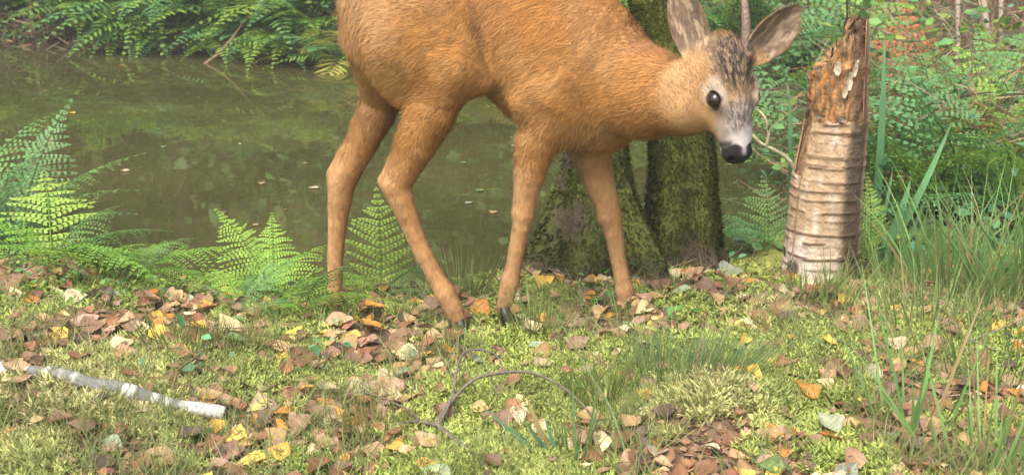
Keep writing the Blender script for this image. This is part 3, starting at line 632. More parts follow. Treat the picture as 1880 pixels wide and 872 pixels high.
# ------------------------------------------------------------------ ferns
def frond_mesh(name, droop, npin, detail, width=.34, seed=0, curl=0.0):
    """A frond 1 m long growing along +X from the origin; its blade lies across Y, its back faces +Z."""
    r0 = np.random.default_rng(seed); mb = MB()
    t = np.linspace(0, 1, 26); z = .30 * t * (1 - .3 * t) - droop * t * t; x = t * (1 - .10 * droop); y = curl * t * t
    R = np.stack([x, y, z], -1)
    tube(mb, R, .0075 * (1 - .85 * t), 5, (.55, .62, .38), cap=False, spline=False)
    T = nrm(np.gradient(R, axis=0)); side0 = np.array((0, 1., 0)); ctr, al, up, Ls, Ws, cs = [], [], [], [], [], []
    for j in range(npin):
        u = .14 + .85 * j / (npin - 1); k = u * 25; i = min(int(k), 24); p = R[i] + (R[i + 1] - R[i]) * (k - i); tt = T[i]; nn = np.cross(tt, side0); nn = nn if nn[2] > 0 else -nn
        prof = (sstep(.02, .30, u) * .55 + .45) * (1 - sstep(.35, 1.02, u) ** 1.0 * .96); L = width * prof * (1 + .12 * (r0.random() - .5))
        for sg in (-1, 1):
            dirp = nrm(side0 * sg + tt * (.34 + .25 * u + .22 * (r0.random() - .5)) + nn * (.12 - .45 * r0.random()))
            sag = -L * r0.uniform(.05, .5)
            m = max(3, int(detail * (L / width) ** .7))
            if detail <= 1:
                ctr.append(p + dirp * L * .5); al.append(dirp); up.append(nn); Ls.append(L); Ws.append(.66 / npin); cs.append(r0.uniform(.8, 1.2)); continue
            pp = nrm(np.cross(nn, dirp))
            for q in range(m):
                w = (q + .6) / (m + .3); c = p + dirp * L * w + nn * sag * w * w; pl = (.33 / npin) * (1 - .72 * w ** 1.4) + .004
                for s2 in (-1, 1):
                    a = nrm(pp * s2 + dirp * .45 - nn * .12); ctr.append(c + a * pl * .5); al.append(a); up.append(nn + r0.normal(size=3) * .12); Ls.append(pl * 1.08); Ws.append(L / m * .92); cs.append(r0.uniform(.82, 1.18))
            ctr.append(p + dirp * L * .97 + nn * sag * .95); al.append(dirp); up.append(nn); Ls.append(L / m * 1.2); Ws.append(L / m * .5); cs.append(1)
    cs = np.array(cs)[:, None] * np.array((1, 1, 1)); cards(mb, ctr, np.array(al), np.array(up), Ls, Ws, cs, .10, .06)
    o = mb.build(name, M_FERN); me = o.data; bpy.data.objects.remove(o); return me
FR_NEAR = [frond_mesh("frond", .35, 22, 9, .26, 1), frond_mesh("frond", .65, 21, 9, .29, 2, .12), frond_mesh("frond", .95, 20, 8, .27, 3, -.14), frond_mesh("frond", .2, 14, 9, .38, 4, .05)]
FR_FAR = [frond_mesh("frond", .45, 22, 1, .30, 11), frond_mesh("frond", .8, 21, 1, .32, 12, .12), frond_mesh("frond", 1.05, 20, 1, .28, 13, -.12), frond_mesh("frond", .7, 18, 8, .28, 14, .1)]
GREENS = dict(bright=(.20, .34, .055), green=(.13, .25, .075), blue=(.115, .24, .09), deep=(.075, .16, .05), yellow=(.28, .28, .05), brown=(.28, .13, .05))
def fern(base, fronds, phrase, group, near=True):
    """fronds: (azimuth deg, lift deg, length, colour[, mesh index])"""
    root = empty("fern", base)
    for f in fronds:
        az, lift, L, colr = f[:4]; me = (FR_NEAR if near else FR_FAR); me = me[f[4] if len(f) > 4 else rng.integers(len(me))]
        o = bpy.data.objects.new("frond", me); COL.objects.link(o); o.parent = root
        o.rotation_euler = (math.radians(rng.normal() * 8 + (f[5] if len(f) > 5 else 0)), -math.radians(lift), math.radians(az)); o.scale = (L, L * rng.uniform(.9, 1.1), L)
        c = np.array(GREENS[colr]) * rng.uniform(.8, 1.2) * np.array((rng.uniform(.85, 1.15), 1, 1)); o.color = (*c, 1)
    tag(root, None, "fern", group); return (root, phrase)
def ring(n, L, lift, cols, az0=0, spread=360, jl=.25):
    return [(az0 + spread * (k + .5 * rng.random()) / n, lift + rng.normal() * 10, L * rng.uniform(1 - jl, 1 + jl), cols[rng.integers(len(cols))]) for k in range(n)]
FERNS = []; gn = "ferns along the near bank"; gf = "ferns on the far bank"
def F_(px, py, fronds, phrase, near=True, g=gn, zoff=0): b = G(px, py); FERNS.append(fern(b, fronds, phrase, g, near))
F_(35, 470, [(15, 62, .44, 'green', 1), (30, 72, .48, 'blue', 0, 40), (-10, 45, .36, 'green', 1), (-50, 35, .3, 'green', 1), (165, 50, .4, 'deep', 1), (-5, 66, .42, 'green', 2), (175, 66, .44, 'blue', 1), (205, 40, .36, 'green', 1)], "tall arching blue-green fern")
F_(150, 476, [(20, 48, .40, 'blue', 1), (0, 30, .34, 'green', 2), (-25, 22, .28, 'bright', 1), (-10, 64, .42, 'blue', 1), (160, 52, .38, 'green', 1), (35, 56, .36, 'blue', 2), (-60, 25, .24, 'bright', 1), (185, 35, .3, 'green', 1)], "tall spreading blue-green fern")
F_(-60, 440, ring(7, .42, 50, ['green', 'blue', 'deep']), "dark green fern cut by the frame")
F_(95, 480, ring(7, .3, 30, ['bright', 'green']), "low bright fern")
F_(250, 512, [(20, 25, .36, 'bright', 1), (-10, 18, .26, 'bright', 1), (60, 35, .24, 'green', 1), (150, 25, .3, 'green', 1), (200, 20, .25, 'bright', 1), (-60, 20, .22, 'bright', 1)], "low light green fern")
F_(200, 500, ring(6, .24, 28, ['bright', 'green']), "small pale fern")
F_(330, 525, ring(6, .2, 22, ['bright', 'green']), "small light green fern")
F_(505, 552, [(140, 48, .30, 'bright', 0), (60, 45, .24, 'bright', 1), (100, 50, .26, 'bright', 0), (10, 28, .26, 'bright', 1), (170, 30, .28, 'bright', 1), (-20, 25, .24, 'bright', 1), (-80, 20, .2, 'bright', 1), (200, 25, .22, 'green', 1), (-130, 20, .18, 'green', 1)], "bushy bright yellow-green fern")
F_(560, 575, ring(7, .2, 30, ['bright', 'green']), "low light green fern")
F_(440, 560, ring(6, .17, 28, ['bright', 'green']), "small bright green fern")
F_(700, 545, [(92, 66, .27, 'bright', 3), (40, 32, .2, 'green', 1), (150, 32, .2, 'bright', 1), (-10, 20, .18, 'green', 1), (200, 20, .16, 'green', 1)], "upright fern with one broad flat frond")
F_(800, 520, [(12, 40, .19, 'bright', 1), (60, 40, .14, 'bright', 1), (150, 30, .14, 'green', 1), (-30, 20, .13, 'bright', 1)], "small fern with a frond leaning right")
F_(1058, 488, [(70, 64, .115, 'bright', 3), (175, 18, .12, 'bright', 1), (20, 30, .09, 'bright', 1), (200, 12, .08, 'green', 1)], "tiny bright fern")
F_(1278, 484, [(130, 48, .12, 'bright', 1), (60, 45, .12, 'bright', 1), (170, 15, .14, 'green', 1), (10, 22, .12, 'bright', 1), (95, 60, .1, 'bright', 0)], "tiny fresh green fern")
F_(1410, 462, [(95, 72, .22, 'green', 3), (140, 45, .24, 'blue', 1), (170, 30, .26, 'green', 1), (40, 50, .2, 'green', 1), (120, 35, .3, 'blue', 2)], "narrow green fern")
F_(1593, 500, [(85, 80, .28, 'bright', 0), (40, 45, .24, 'green', 1), (10, 30, .2, 'green', 1)], "upright narrow fern")
# fern thicket on the right
for px, py, n, L, lift, cs, ph in ((1700, 420, 7, .5, 58, ['green', 'blue'], "tall feathery fern"), (1790, 400, 8, .55, 50, ['green', 'deep', 'bright'], "dense tall fern"), (1870, 420, 8, .5, 48, ['green', 'blue', 'deep'], "dense dark fern"),
        (1640, 400, 6, .42, 60, ['blue', 'green'], "blue-green fern"), (1740, 350, 7, .46, 50, ['blue', 'green'], "arching blue-green fern"), (1840, 330, 7, .48, 45, ['green', 'blue'], "large leafy fern"), (1930, 330, 7, .5, 45, ['green', 'deep'], "large dark fern"),
        (1800, 370, 4, .42, 40, ['brown', 'brown', 'yellow'], "withered brown fern"), (1450, 330, 6, .42, 55, ['blue', 'green'], "pale fern behind the stump"), (1400, 380, 5, .3, 40, ['blue', 'green'], "drooping fern behind the stump"), (1680, 270, 6, .42, 45, ['green', 'deep', 'brown'], "shaded fern"), (1560, 270, 6, .45, 50, ['green', 'bright'], "green fern"), (1660, 330, 7, .42, 50, ['blue', 'bright'], "fresh green fern"), (1780, 300, 7, .42, 48, ['blue', 'green'], "fresh green fern"), (1860, 270, 7, .45, 48, ['bright', 'green'], "fresh green fern"), (1720, 280, 7, .4, 48, ['green', 'bright'], "fresh green fern"), (1630, 230, 6, .4, 48, ['blue', 'green'], "fresh green fern")):
    F_(px, py, ring(n + 2, L * 1.05, lift, [('bright' if q == 'green' and rng.random() < .5 else 'green' if q == 'deep' else q) for q in cs]), ph, True, "ferns in the thicket by the stump")
NEARN = len(FERNS)
# far bank
FB = [(-40, 30), (60, 15), (150, 35), (205, 70), (250, 84), (300, 80), (350, 92), (300, 40), (400, 98), (440, 84), (390, 58), (480, 100), (520, 104), (470, 60), (540, 70), (250, 40), (180, 20), (340, 10), (430, 25), (120, 10), (500, 20), (20, 15), (585, 112), (620, 118), (640, 112), (560, 30), (720, 118), (790, 122), (860, 126), (930, 128), (1000, 128), (1080, 132), (60, -20), (220, -15), (330, -25), (430, -30), (530, -30), (-60, 10)]
for px, py in FB + [(x + 28, y - 12) for x, y in FB[3:18]] + [(x - 20, y - 25) for x, y in FB[3:18]] + [(x + 10, y - 48) for x, y in FB[3:14]]:
    b = G(px + rng.normal() * 6, py); sc_ = .42 if py > 50 else .62
    FERNS.append(fern(b, ring(rng.integers(8, 11), sc_, 38, ['green', 'bright', 'bright', 'bright', 'blue'] if px < 580 else ['yellow', 'bright', 'blue']), "arching fern on the far bank" if py > 50 else "shaded far bank fern", gf, False))
for px, py in ((1180, 120), (1260, 90), (1330, 110), (1380, 80), (1440, 100), (1340, 190), (1400, 200), (1480, 150), (1580, 130)):
    FERNS.append(fern(G(px, py), ring(7, .6, 42, ['green', 'blue', 'deep', 'bright']), "small fern behind the buck", gf, True))
label_all([f for f in FERNS[:NEARN]])
LMF = [("the upper left corner", 0, 0), ("the yellowing ferns", 620, 100), ("the dark earth edge", 200, 95), ("the far shore's middle", 400, 90), ("the top edge", 330, 0), ("the buck's rump", 560, 40), ("the buck's ears", 1330, 60), ("the stump's splintered top", 1550, 60)]
label_all(FERNS[NEARN:], LMF)
# ------------------------------------------------------------------ grass
def tuft(px, py, n, h, spread, label, group="grass tufts among the leaves", lean=(0, 0), col=((.15, .24, .07), (.22, .26, .08)), w=.0032, name="grass_tuft", cat="grass tuft", flop=.6):
    b = G(px, py); a = rng.random(n) * 2 * np.pi; r = spread * np.sqrt(rng.random(n)); p = b + np.stack([np.cos(a) * r, np.sin(a) * r * .7, 0 * a], -1); p[:, 2] = gz(p[:, 0], p[:, 1]) - .004
    out = np.stack([np.cos(a), np.sin(a), 0 * a], -1) * (.25 + .55 * r / spread)[:, None] + rng.normal(size=(n, 3)) * .18; d = nrm(out * .55 + np.array((lean[0], lean[1], 1.0)))
    L = h * rng.uniform(.45, 1.15, n); f = rng.random((n, 1)); c = np.array(col[0]) * (1 - f) + np.array(col[1]) * f; c = c * rng.uniform(.75, 1.25, (n, 1)); c = np.where(rng.random((n, 1)) < .1, np.array((.26, .20, .09)), c)
    bend = (out * np.array((1, 1, 0)) * .7 - np.array((0, 0, .38))) * (L * flop * rng.uniform(.3, 1.3, n))[:, None]
    mb = MB(); strips(mb, p, d, L, w * rng.uniform(.6, 1.3, n), bend=bend, seg=5, c=c * .8, tipc=c * 1.1)
    return tag(mb.build(name, M_GRASS, origin=b), label, cat, group)
tuft(1270, 690, 460, .13, .12, "thick dark green grass tuft, biggest in the picture's middle right", w=.0020, lean=(.25, 0), col=((.11, .20, .075), (.18, .25, .09)), flop=.95)
tuft(1100, 745, 150, .12, .05, "upright grass tuft left of the big dark grass tuft", w=.0024, col=((.10, .18, .04), (.16, .19, .05)))
tuft(985, 610, 120, .12, .05, "light green grass tuft in front of the buck's near front hoof", w=.0022)
tuft(850, 545, 130, .13, .06, "pale grass tuft behind the buck's near hind hoof", w=.0024, col=((.13, .2, .06), (.2, .22, .08)))
tuft(690, 800, 130, .10, .07, "soft yellowish grass tuft at the bottom left of the arched twig", w=.0026, col=((.13, .17, .04), (.20, .18, .05)))
tuft(340, 640, 180, .09, .10, "low wispy grass tuft behind the white birch branch", w=.0024, col=((.11, .16, .05), (.17, .17, .06)))
tuft(430, 640, 120, .09, .05, "thin brownish grass tuft left of the buck's far hind hoof", w=.0022, col=((.13, .14, .05), (.2, .16, .07)))
tuft(860, 660, 90, .08, .06, "short thin grass tuft below the buck's near hind hoof", w=.0022)
tuft(1490, 550, 60, .12, .06, "grass tuft at the foot of the birch stump", w=.0042, lean=(.2, 0))
tuft(1545, 560, 26, .16, .05, "few long grass blades right of the birch stump's foot", w=.005, lean=(.25, 0), flop=1.0)
tuft(1680, 790, 24, .26, .08, "tall broad-bladed grass near the bottom right corner", w=.0065, lean=(.05, .1), col=((.14, .28, .08), (.21, .33, .11)), flop=.5)
tuft(1790, 850, 24, .22, .08, "broad-bladed grass cut by the bottom edge at the right", w=.0065, lean=(-.1, .1), col=((.14, .28, .08), (.21, .33, .11)))
tuft(1720, 600, 50, .20, .14, "loose grass left in front of the sedge clump", w=.004, lean=(.1, 0), col=((.13, .24, .08), (.2, .28, .1)))
tuft(1850, 690, 60, .2, .16, "loose grass near the right edge below the sedge clump", w=.004, col=((.085, .16, .06), (.15, .19, .07)))
tuft(1050, 840, 18, .15, .03, "few upright grass blades on the bottom edge beside the arched twig", w=.006, col=((.11, .2, .06), (.12, .2, .08)), flop=.35)
tuft(1010, 835, 9, .11, .02, "three pale blue-green blades leaning left by the arched twig", w=.012, lean=(-.6, 0), col=((.10, .22, .12), (.12, .24, .13)), flop=.3)
tuft(985, 490, 30, .14, .05, "thin grass behind the buck's near front leg", w=.003)
tuft(620, 840, 70, .06, .07, "short grass on the bottom edge left of the middle", w=.002)
sg = "sedge clumps at the right edge"
tuft(1790, 545, 170, .34, .16, "large dense sedge clump with arching blades at the right edge", sg, lean=(.1, -.2), col=((.12, .25, .07), (.19, .30, .10)), w=.0055, name="sedge_clump", cat="sedge", flop=1.1)
tuft(1890, 530, 150, .36, .16, "sedge clump cut by the picture's right edge", sg, lean=(-.2, -.1), col=((.12, .25, .07), (.19, .30, .10)), w=.0055, name="sedge_clump", cat="sedge", flop=1.1)
tuft(1690, 500, 120, .24, .12, "smaller sedge clump between the birch stump and the large sedge clump", sg, lean=(.2, 0), col=((.12, .25, .075), (.19, .30, .10)), w=.0055, name="sedge_clump", cat="sedge", flop=1.0)
for px, py, lb in ((612, 588, "small grass tuft hiding the buck's far hind hoof"), (845, 606, "small grass tuft in front of the buck's near hind hoof"), (1158, 586, "small grass tuft in front of the buck's far front hoof"), (1010, 548, "small grass tuft between the buck's front hooves"), (760, 590, "small grass tuft between the buck's hind hooves"), (540, 640, "small pale grass tuft in front of the bright bank fern"), (1420, 620, "small grass tuft in front of the birch stump's left side"), (1180, 640, "small pale grass tuft behind the big grass tuft")):
    tuft(px, py, 55, .07, .05, lb, w=.0022, flop=.9)
# broad reed blades beside the stump
def reed(blades, label):
    b = G(*blades[0][0]); root = empty("reed_plant", b)
    for (x0, y0), (x1, y1), w, lean in blades:
        a = G(x0, y0); a = np.array((a[0], b[1] + .02, a[2])); e = P(x1, y1, b[1] + lean); k = np.linspace(0, 1, 12)[:, None]; c = a + (e - a) * k + np.array((0, -.05, 0)) * k * (1 - k) * 2
        ww = w / SC(300, b[1]) * .5 * (1 - k ** 3.5); sd_ = np.array((.95, -.25, 0)); mb = MB(); up = np.array((.2, -.7, .1)) * .25
        V = np.concatenate([c - sd_ * ww, c + up * ww * -1, c + sd_ * ww]); i = np.arange(11)
        mb.add(V, np.concatenate([np.stack([i + 12 * q, i + 12 * (q + 1), i + 1 + 12 * (q + 1), i + 1 + 12 * q], -1) for q in (0, 1)]), np.array((.09, .215, .09)) * rng.uniform(.85, 1.2)); mb.build("blade", M_GRASS, root)
    tag(root, label, "reed", "reeds beside the birch stump")
reed([((1604, 470), (1624, 62), 15, .1), ((1600, 480), (1590, 330), 9, .05), ((1610, 478), (1640, 300), 8, .1)], "single tall blue-green reed blade standing right behind the birch stump")
reed([((1618, 492), (1748, 222), 15, .05), ((1612, 495), (1672, 330), 20, .0), ((1632, 490), (1700, 360), 10, .1), ((1606, 492), (1640, 420), 9, -.05)], "reed of broad blades leaning right beside the birch stump")
reed([((1452, 440), (1448, 152), 12, .05), ((1456, 440), (1462, 300), 8, .05)], "thin blue-green reed blade left of the birch stump")

# generic thin grass and moss: uncountable
N = 9500; pq = np.stack([rng.uniform(-60, 1940, N), rng.uniform(500, 900, N)], -1); gp = G(pq[:, 0], pq[:, 1]); k = (fbm(gp[:, :2] + 11, 5.) > .46) & (gp[:, 1] < 3.3); gp = gp[k]; N = len(gp)
kk = rng.integers(0, len(gp), 160); cl = gp[np.repeat(kk, 28)] + rng.normal(size=(160 * 28, 3)) * (.022, .018, 0)
gp = np.concatenate([cl] + [gp + rng.normal(size=(N, 3)) * (.02, .02, 0) for _ in range(2)]); gp[:, 2] = gz(gp[:, 0], gp[:, 1]); N = len(gp)
L = rng.uniform(.02, .085, N) * (1 + .6 * sstep(.3, 1.1, gp[:, 0])); d = nrm(rng.normal(size=(N, 3)) * (.5, .5, .1) + (0, 0, .8)); f = rng.random((N, 1)); c = np.array((.15, .23, .07)) * (1 - f) + np.array((.27, .26, .10)) * f
mb = MB(); strips(mb, gp - (0, 0, .004), d, L, rng.uniform(.0012, .0030, N), bend=(d * (1, 1, 0) - (0, 0, .3)) * L[:, None] * .7, seg=3, c=c * .8, tipc=c * 1.1)
tag(mb.build("thin_grass", M_GRASS), "sparse thin grass growing through the moss and leaves", "grass", None, "stuff")
# dry grass stalks lying flat
N = 700; pq = np.stack([rng.uniform(0, 1880, N), rng.uniform(540, 872, N)], -1); gp = G(pq[:, 0], pq[:, 1]); a = rng.random(N) * np.pi * 2; d = np.stack([np.cos(a), np.sin(a), rng.uniform(0, .25, N)], -1); L = rng.uniform(.03, .12, N)
mb = MB(); strips(mb, gp + (0, 0, .006), d, L, .0016, bend=-np.array((0, 0, 1.)) * L[:, None] * .15, seg=3, c=np.array((.32, .25, .14)) * rng.uniform(.5, 1.3, (N, 1)), taper=.5)
tag(mb.build("dry_stalks", M_LITTER), "dry straw and stalks lying on the moss", "straw", None, "stuff")
N = 46000; pq = np.stack([rng.uniform(-80, 1960, N), 470 + 460 * rng.random(N) ** .85], -1); gp = G(pq[:, 0], pq[:, 1]); mk = mossy(gp[:, :2]); k = (mk > .46 + .1 * (rng.random(N) - .5)) & (gp[:, 1] < 3.3); gp = gp[k]; mk = mk[k]; N = len(gp)
gp += rng.normal(size=gp.shape) * (.006, .006, 0); gp[:, 2] = gz(gp[:, 0], gp[:, 1])
pale = np.zeros(N)
for mx, my, r, h in _m[:4]: pale = np.maximum(pale, np.exp(-((gp[:, 0] - mx) ** 2 + (gp[:, 1] - my) ** 2) / (r * r * .6)))
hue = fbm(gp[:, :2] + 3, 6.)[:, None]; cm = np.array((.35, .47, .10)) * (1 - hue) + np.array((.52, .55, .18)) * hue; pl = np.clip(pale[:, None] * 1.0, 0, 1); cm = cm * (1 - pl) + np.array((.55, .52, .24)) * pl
cm *= rng.uniform(.6, 1.3, (N, 1)); lift = rng.uniform(0, .012, N)
mb = MB()
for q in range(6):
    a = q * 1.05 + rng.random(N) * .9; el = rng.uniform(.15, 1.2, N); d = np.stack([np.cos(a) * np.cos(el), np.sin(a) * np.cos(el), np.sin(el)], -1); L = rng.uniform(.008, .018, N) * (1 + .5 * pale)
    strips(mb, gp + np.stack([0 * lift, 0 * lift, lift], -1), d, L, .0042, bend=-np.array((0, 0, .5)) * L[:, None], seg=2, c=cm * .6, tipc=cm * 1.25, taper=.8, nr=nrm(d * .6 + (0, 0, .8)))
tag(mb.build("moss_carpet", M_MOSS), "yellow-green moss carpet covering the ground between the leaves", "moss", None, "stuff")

# ------------------------------------------------------------------ fallen leaves
def leaf_mesh(seed, aspect):
    r0 = np.random.default_rng(seed); nu, nv = 13, 5; u = np.linspace(0, 1, nu); wd = np.where(u < .32, np.sin(u / .32 * np.pi / 2) ** .7, np.clip(1 - ((u - .32) / .68) ** 1.35, 0, 1)) * aspect * .5
    wd = wd * (1 + .035 * np.where(np.arange(nu) % 2, 1, -1)); V, C = [], []; cl, cc, tw = r0.uniform(-.35, .6), r0.uniform(-.2, 1.0), r0.uniform(-.6, .6)
    for i in range(nu):
        for j in range(nv):
            s = (j - 2) / 2; y = wd[i] * s; z = cc * abs(s) ** 1.5 * wd[i] + cl * (u[i] - .5) ** 2 * .9 + tw * (u[i] - .5) * y + r0.normal() * .012
            V.append((u[i] - .5, y, z)); C.append([(.86 if j == 2 else 1.0) * (.62 + .38 * min(1, 1.2 - abs(s)) if r0.random() < .5 else 1.0) * r0.uniform(.8, 1.12) * (.88 if (i % 2 and j in (1, 3)) else 1)] * 3)
    mb = MB(); f = grid_faces(nu, nv); mb.add(V, f, np.array(C)); k = np.linspace(0, 1, 4); z0 = V[2][2]
    tube(mb, np.stack([-.5 - .3 * k, .06 * k * r0.normal() , z0 + .08 * k * r0.random()], -1), [.016, .013, .012, .012], 4, (.8, .7, .6), spline=False)
    o = mb.build("fallen_leaf", M_DEADLEAF); me = o.data; bpy.data.objects.remove(o); return me
LEAFM = [leaf_mesh(20 + i, a) for i, a in enumerate((.72, .8, .66, .75, .85, .7, .6, .78, .74, .68))]
LCOL = {"reddish brown": (.24, .115, .065), "brown": (.20, .12, .07), "tan": (.37, .24, .125), "pinkish brown": (.30, .185, .13), "cream": (.50, .41, .25), "yellow": (.56, .37, .07), "orange": (.47, .21, .045), "dark brown": (.10, .065, .05), "green": (.12, .20, .05), "grey-green": (.24, .28, .19)}
LW = np.array([.24, .19, .18, .13, .08, .045, .045, .065, .015, .02]); LW = LW / LW.sum(); LN = list(LCOL)
hand = [(1433, 570, "tan", 52), (1070, 688, "cream", 60), (125, 500, "tan", 58), (165, 500, "orange", 40), (1003, 520, "yellow", 40), (940, 575, "orange", 46), (886, 572, "orange", 46), (420, 595, "cream", 56), (515, 832, "yellow", 44), (440, 805, "yellow", 52), (665, 717, "cream", 54), (474, 744, "cream", 46),
        (1820, 772, "cream", 36), (1645, 640, "cream", 50), (1557, 714, "pinkish brown", 46), (1577, 521, "tan", 40), (1650, 566, "yellow", 30), (1400, 843, "grey-green", 44), (730, 822, "orange", 44), (960, 766, "cream", 56), (905, 778, "pinkish brown", 60), (1070, 560, "reddish brown", 50), (1180, 525, "pinkish brown", 50), (1215, 530, "reddish brown", 46),
        (1310, 555, "tan", 44), (1340, 500, "grey-green", 50), (1240, 500, "cream", 40), (170, 682, "reddish brown", 56), (345, 725, "brown", 54), (150, 780, "brown", 50), (210, 815, "grey-green", 46), (185, 855, "dark brown", 52), (260, 855, "reddish brown", 60), (610, 760, "yellow", 44), (640, 640, "tan", 54), (615, 590, "tan", 46), (1190, 822, "dark brown", 50), (1410, 785, "orange", 42),
        (1520, 785, "grey-green", 60), (1385, 690, "yellow", 40), (1560, 850, "tan", 56), (1350, 855, "pinkish brown", 50), (1480, 720, "orange", 44), (1600, 690, "cream", 48), (1700, 640, "tan", 44), (1840, 600, "yellow", 36), (1860, 700, "tan", 40), (55, 545, "reddish brown", 60), (20, 525, "brown", 60), (140, 548, "cream", 44), (190, 545, "dark brown", 50), (560, 660, "reddish brown", 54), (1255, 705, "yellow", 40), (1300, 530, "brown", 44)]
NL = 1700; lx = rng.uniform(-30, 1910, 6000); ly = rng.uniform(488, 905, 6000); lg = G(lx, ly); acc = (rng.random(6000) < .34 + .6 * sstep(.58, .42, mossy(lg[:, :2]))) & (rng.random(6000) < (lg[:, 1] / 3.1) ** 2.5) & (lg[:, 1] < 3.25) & ~((lx < 340) & (ly > 705) & (rng.random(6000) < .72)) & ~((np.hypot(lx - 1300, 1.3 * (ly - 775)) < 110) & (rng.random(6000) < .8)); lx, ly = lx[acc][:NL], ly[acc][:NL]
LEAVES = [(x, y, n, s, True) for x, y, n, s in hand] + [(x, y, LN[rng.choice(len(LN), p=LW)], 0, False) for x, y in zip(lx, ly)]
recs = []
for x, y, n, s, hd in LEAVES:
    g = G(x, y, .012); size = (s / SC(y, g[1]) * 1.05) if hd else rng.uniform(.030, .056) * (.65 if rng.random() < .4 else 1)
    e = 1e-2; nx = -(gz(g[0] + e, g[1]) - gz(g[0] - e, g[1])) / (2 * e); ny = -(gz(g[0], g[1] + e) - gz(g[0], g[1] - e)) / (2 * e)
    tl = .22 if not hd else .15; n_ = nrm(np.array((nx + rng.normal() * tl, ny - .12 + rng.normal() * tl - (.35 if hd else 0), 1.0)))
    q = Vector(n_).to_track_quat('Z', 'X') @ Quaternion((0, 0, 1), rng.random() * 6.283)
    c = np.array(LCOL[n]) * rng.uniform(.75, 1.2) * np.array((1, rng.uniform(.9, 1.08), rng.uniform(.85, 1.1)))
    recs.append((size * SC(y, g[1]) * (2 if hd else 1), g + n_ * rng.uniform(-.006, .007), q, size, rng.integers(len(LEAFM)), c, n, hd))
inview = [r for r in recs if -10 < proj(r[1])[0] < 1890 and proj(r[1])[1] < 885]
inview.sort(key=lambda r: -r[0]); solo = inview[:298]; ids = set(id(r) for r in solo); rest = [r for r in recs if id(r) not in ids]
lab = []
for _, p, q, s, mi, c, n, hd in solo:
    o = bpy.data.objects.new("fallen_leaf", LEAFM[mi]); COL.objects.link(o); o.location = p; o.rotation_mode = 'QUATERNION'; o.rotation_quaternion = q; o.scale = (s, s, s); o.color = (*c, 1)
    tag(o, None, "leaf", "fallen leaves on the ground"); lab.append((o, f"{n} fallen leaf"))
label_all(lab)
mb = MB()
for _, p, q, s, mi, c, n, hd in rest:
    me = LEAFM[mi]; v = np.empty(len(me.vertices) * 3, np.float32); me.vertices.foreach_get("co", v); v = v.reshape(-1, 3) * s @ np.array(q.to_matrix()).T + p
    mb.add(v[:65], grid_faces(13, 5), c)
N = 8000; px_ = rng.uniform(-40, 1920, N); py_ = rng.uniform(490, 890, N); gp = G(px_, py_, .004); k = (mossy(gp[:, :2]) < .56) & (gp[:, 1] < 3.3); gp = gp[k]; N = len(gp)
cards(mb, gp, rng.normal(size=(N, 3)) * (1, 1, .2), rng.normal(size=(N, 3)) * .35 + (0, 0, 1), rng.uniform(.008, .026, N), rng.uniform(.006, .018, N), np.array([LCOL[LN[i]] for i in rng.choice(4, N)]) * rng.uniform(.4, 1.1, (N, 1)))
tag(mb.build("leaf_litter", M_LITTER), "small broken brown leaf litter between the fallen leaves", "leaf litter", None, "stuff")
# leaves floating on the pond
lab = []
for x, y, n, s in ((230, 313, "cream", 26), (575, 345, "cream", 26), (133, 208, "yellow", 20), (480, 337, "tan", 22), (225, 120, "orange", 14), (335, 510, "orange", 20), (470, 412, "tan", 22), (560, 300, "tan", 14), (410, 390, "brown", 18), (300, 270, "grey-green", 16), (525, 385, "brown", 14), (440, 265, "cream", 10), (880, 350, "green", 26), (850, 300, "green", 22), (905, 390, "tan", 26), (862, 372, "grey-green", 24)):
    v = (CY - y) / FPX; t = (WATER + .004 - HCAM) / (v * CT - ST); p = (t * (x - CX) / FPX, t * (CT + v * ST), WATER + .005); o = bpy.data.objects.new("floating_leaf", LEAFM[rng.integers(10)]); COL.objects.link(o); o.location = p; S = .8 * s * t / FPX
    o.scale = (S, S, S * .4); o.rotation_euler = (0, 0, rng.random() * 6); o.color = (*LCOL[n], 1); tag(o, None, "leaf", "leaves floating on the pond"); lab.append((o, f"{n} leaf floating on the pond"))
label_all(lab, LM + [("the far shore", 250, 110), ("the far hind leg", 600, 330), ("the buck's belly", 880, 210), ("the left edge", 0, 250)])

# ------------------------------------------------------------------ branches and twigs
def on_ground(l, lift): return [np.array(G(x, y)) + np.array((0, 0, q)) for (x, y), q in zip(l, lift)]
mb = MB(); pts = on_ground([(-70, 690), (20, 692), (120, 704), (200, 726), (300, 750), (412, 776)], [.015] * 6); k = 140; t = np.linspace(0, 1, k)
P2 = np.stack([np.interp(t, np.linspace(0, 1, 6), np.array(pts)[:, q]) for q in range(3)], -1); P2[:, 2] += .003 * np.sin(t * 21)
bn = vnoise(np.stack([t * 31 + 2 * np.sin(t * 17), 0 * t], -1), 1.); cb = np.array((.39, .38, .35)) * (.8 + .3 * vnoise(np.stack([t * 40, 0 * t + 4], -1)))[:, None]; dk = sstep(.46, .72, bn)[:, None]; cb = cb * (1 - dk) + np.array((.13, .13, .12)) * dk
tube(mb, P2, .0135 + .0015 * np.sin(t * 13), 14, cb, spline=False, rough=.08)
tag(mb.build("birch_branch", M_BARK, origin=np.array(pts[0])), "white birch branch with grey bands lying across the moss at the left", "branch")
def twig(chains, label, c=(.12, .10, .08)):
    root = None
    for i, (l, lift, r) in enumerate(chains):
        pts = on_ground(l, lift); mb = MB(); tube(mb, pts, np.linspace(r, r * .45, len(pts)), 7, np.array(c), rough=.15)
        if i == 0: root = mb.build("fallen_twig", M_WOOD, origin=pts[0]); tag(root, label, "twig")
        else: mb.build("shoot", M_WOOD, root)
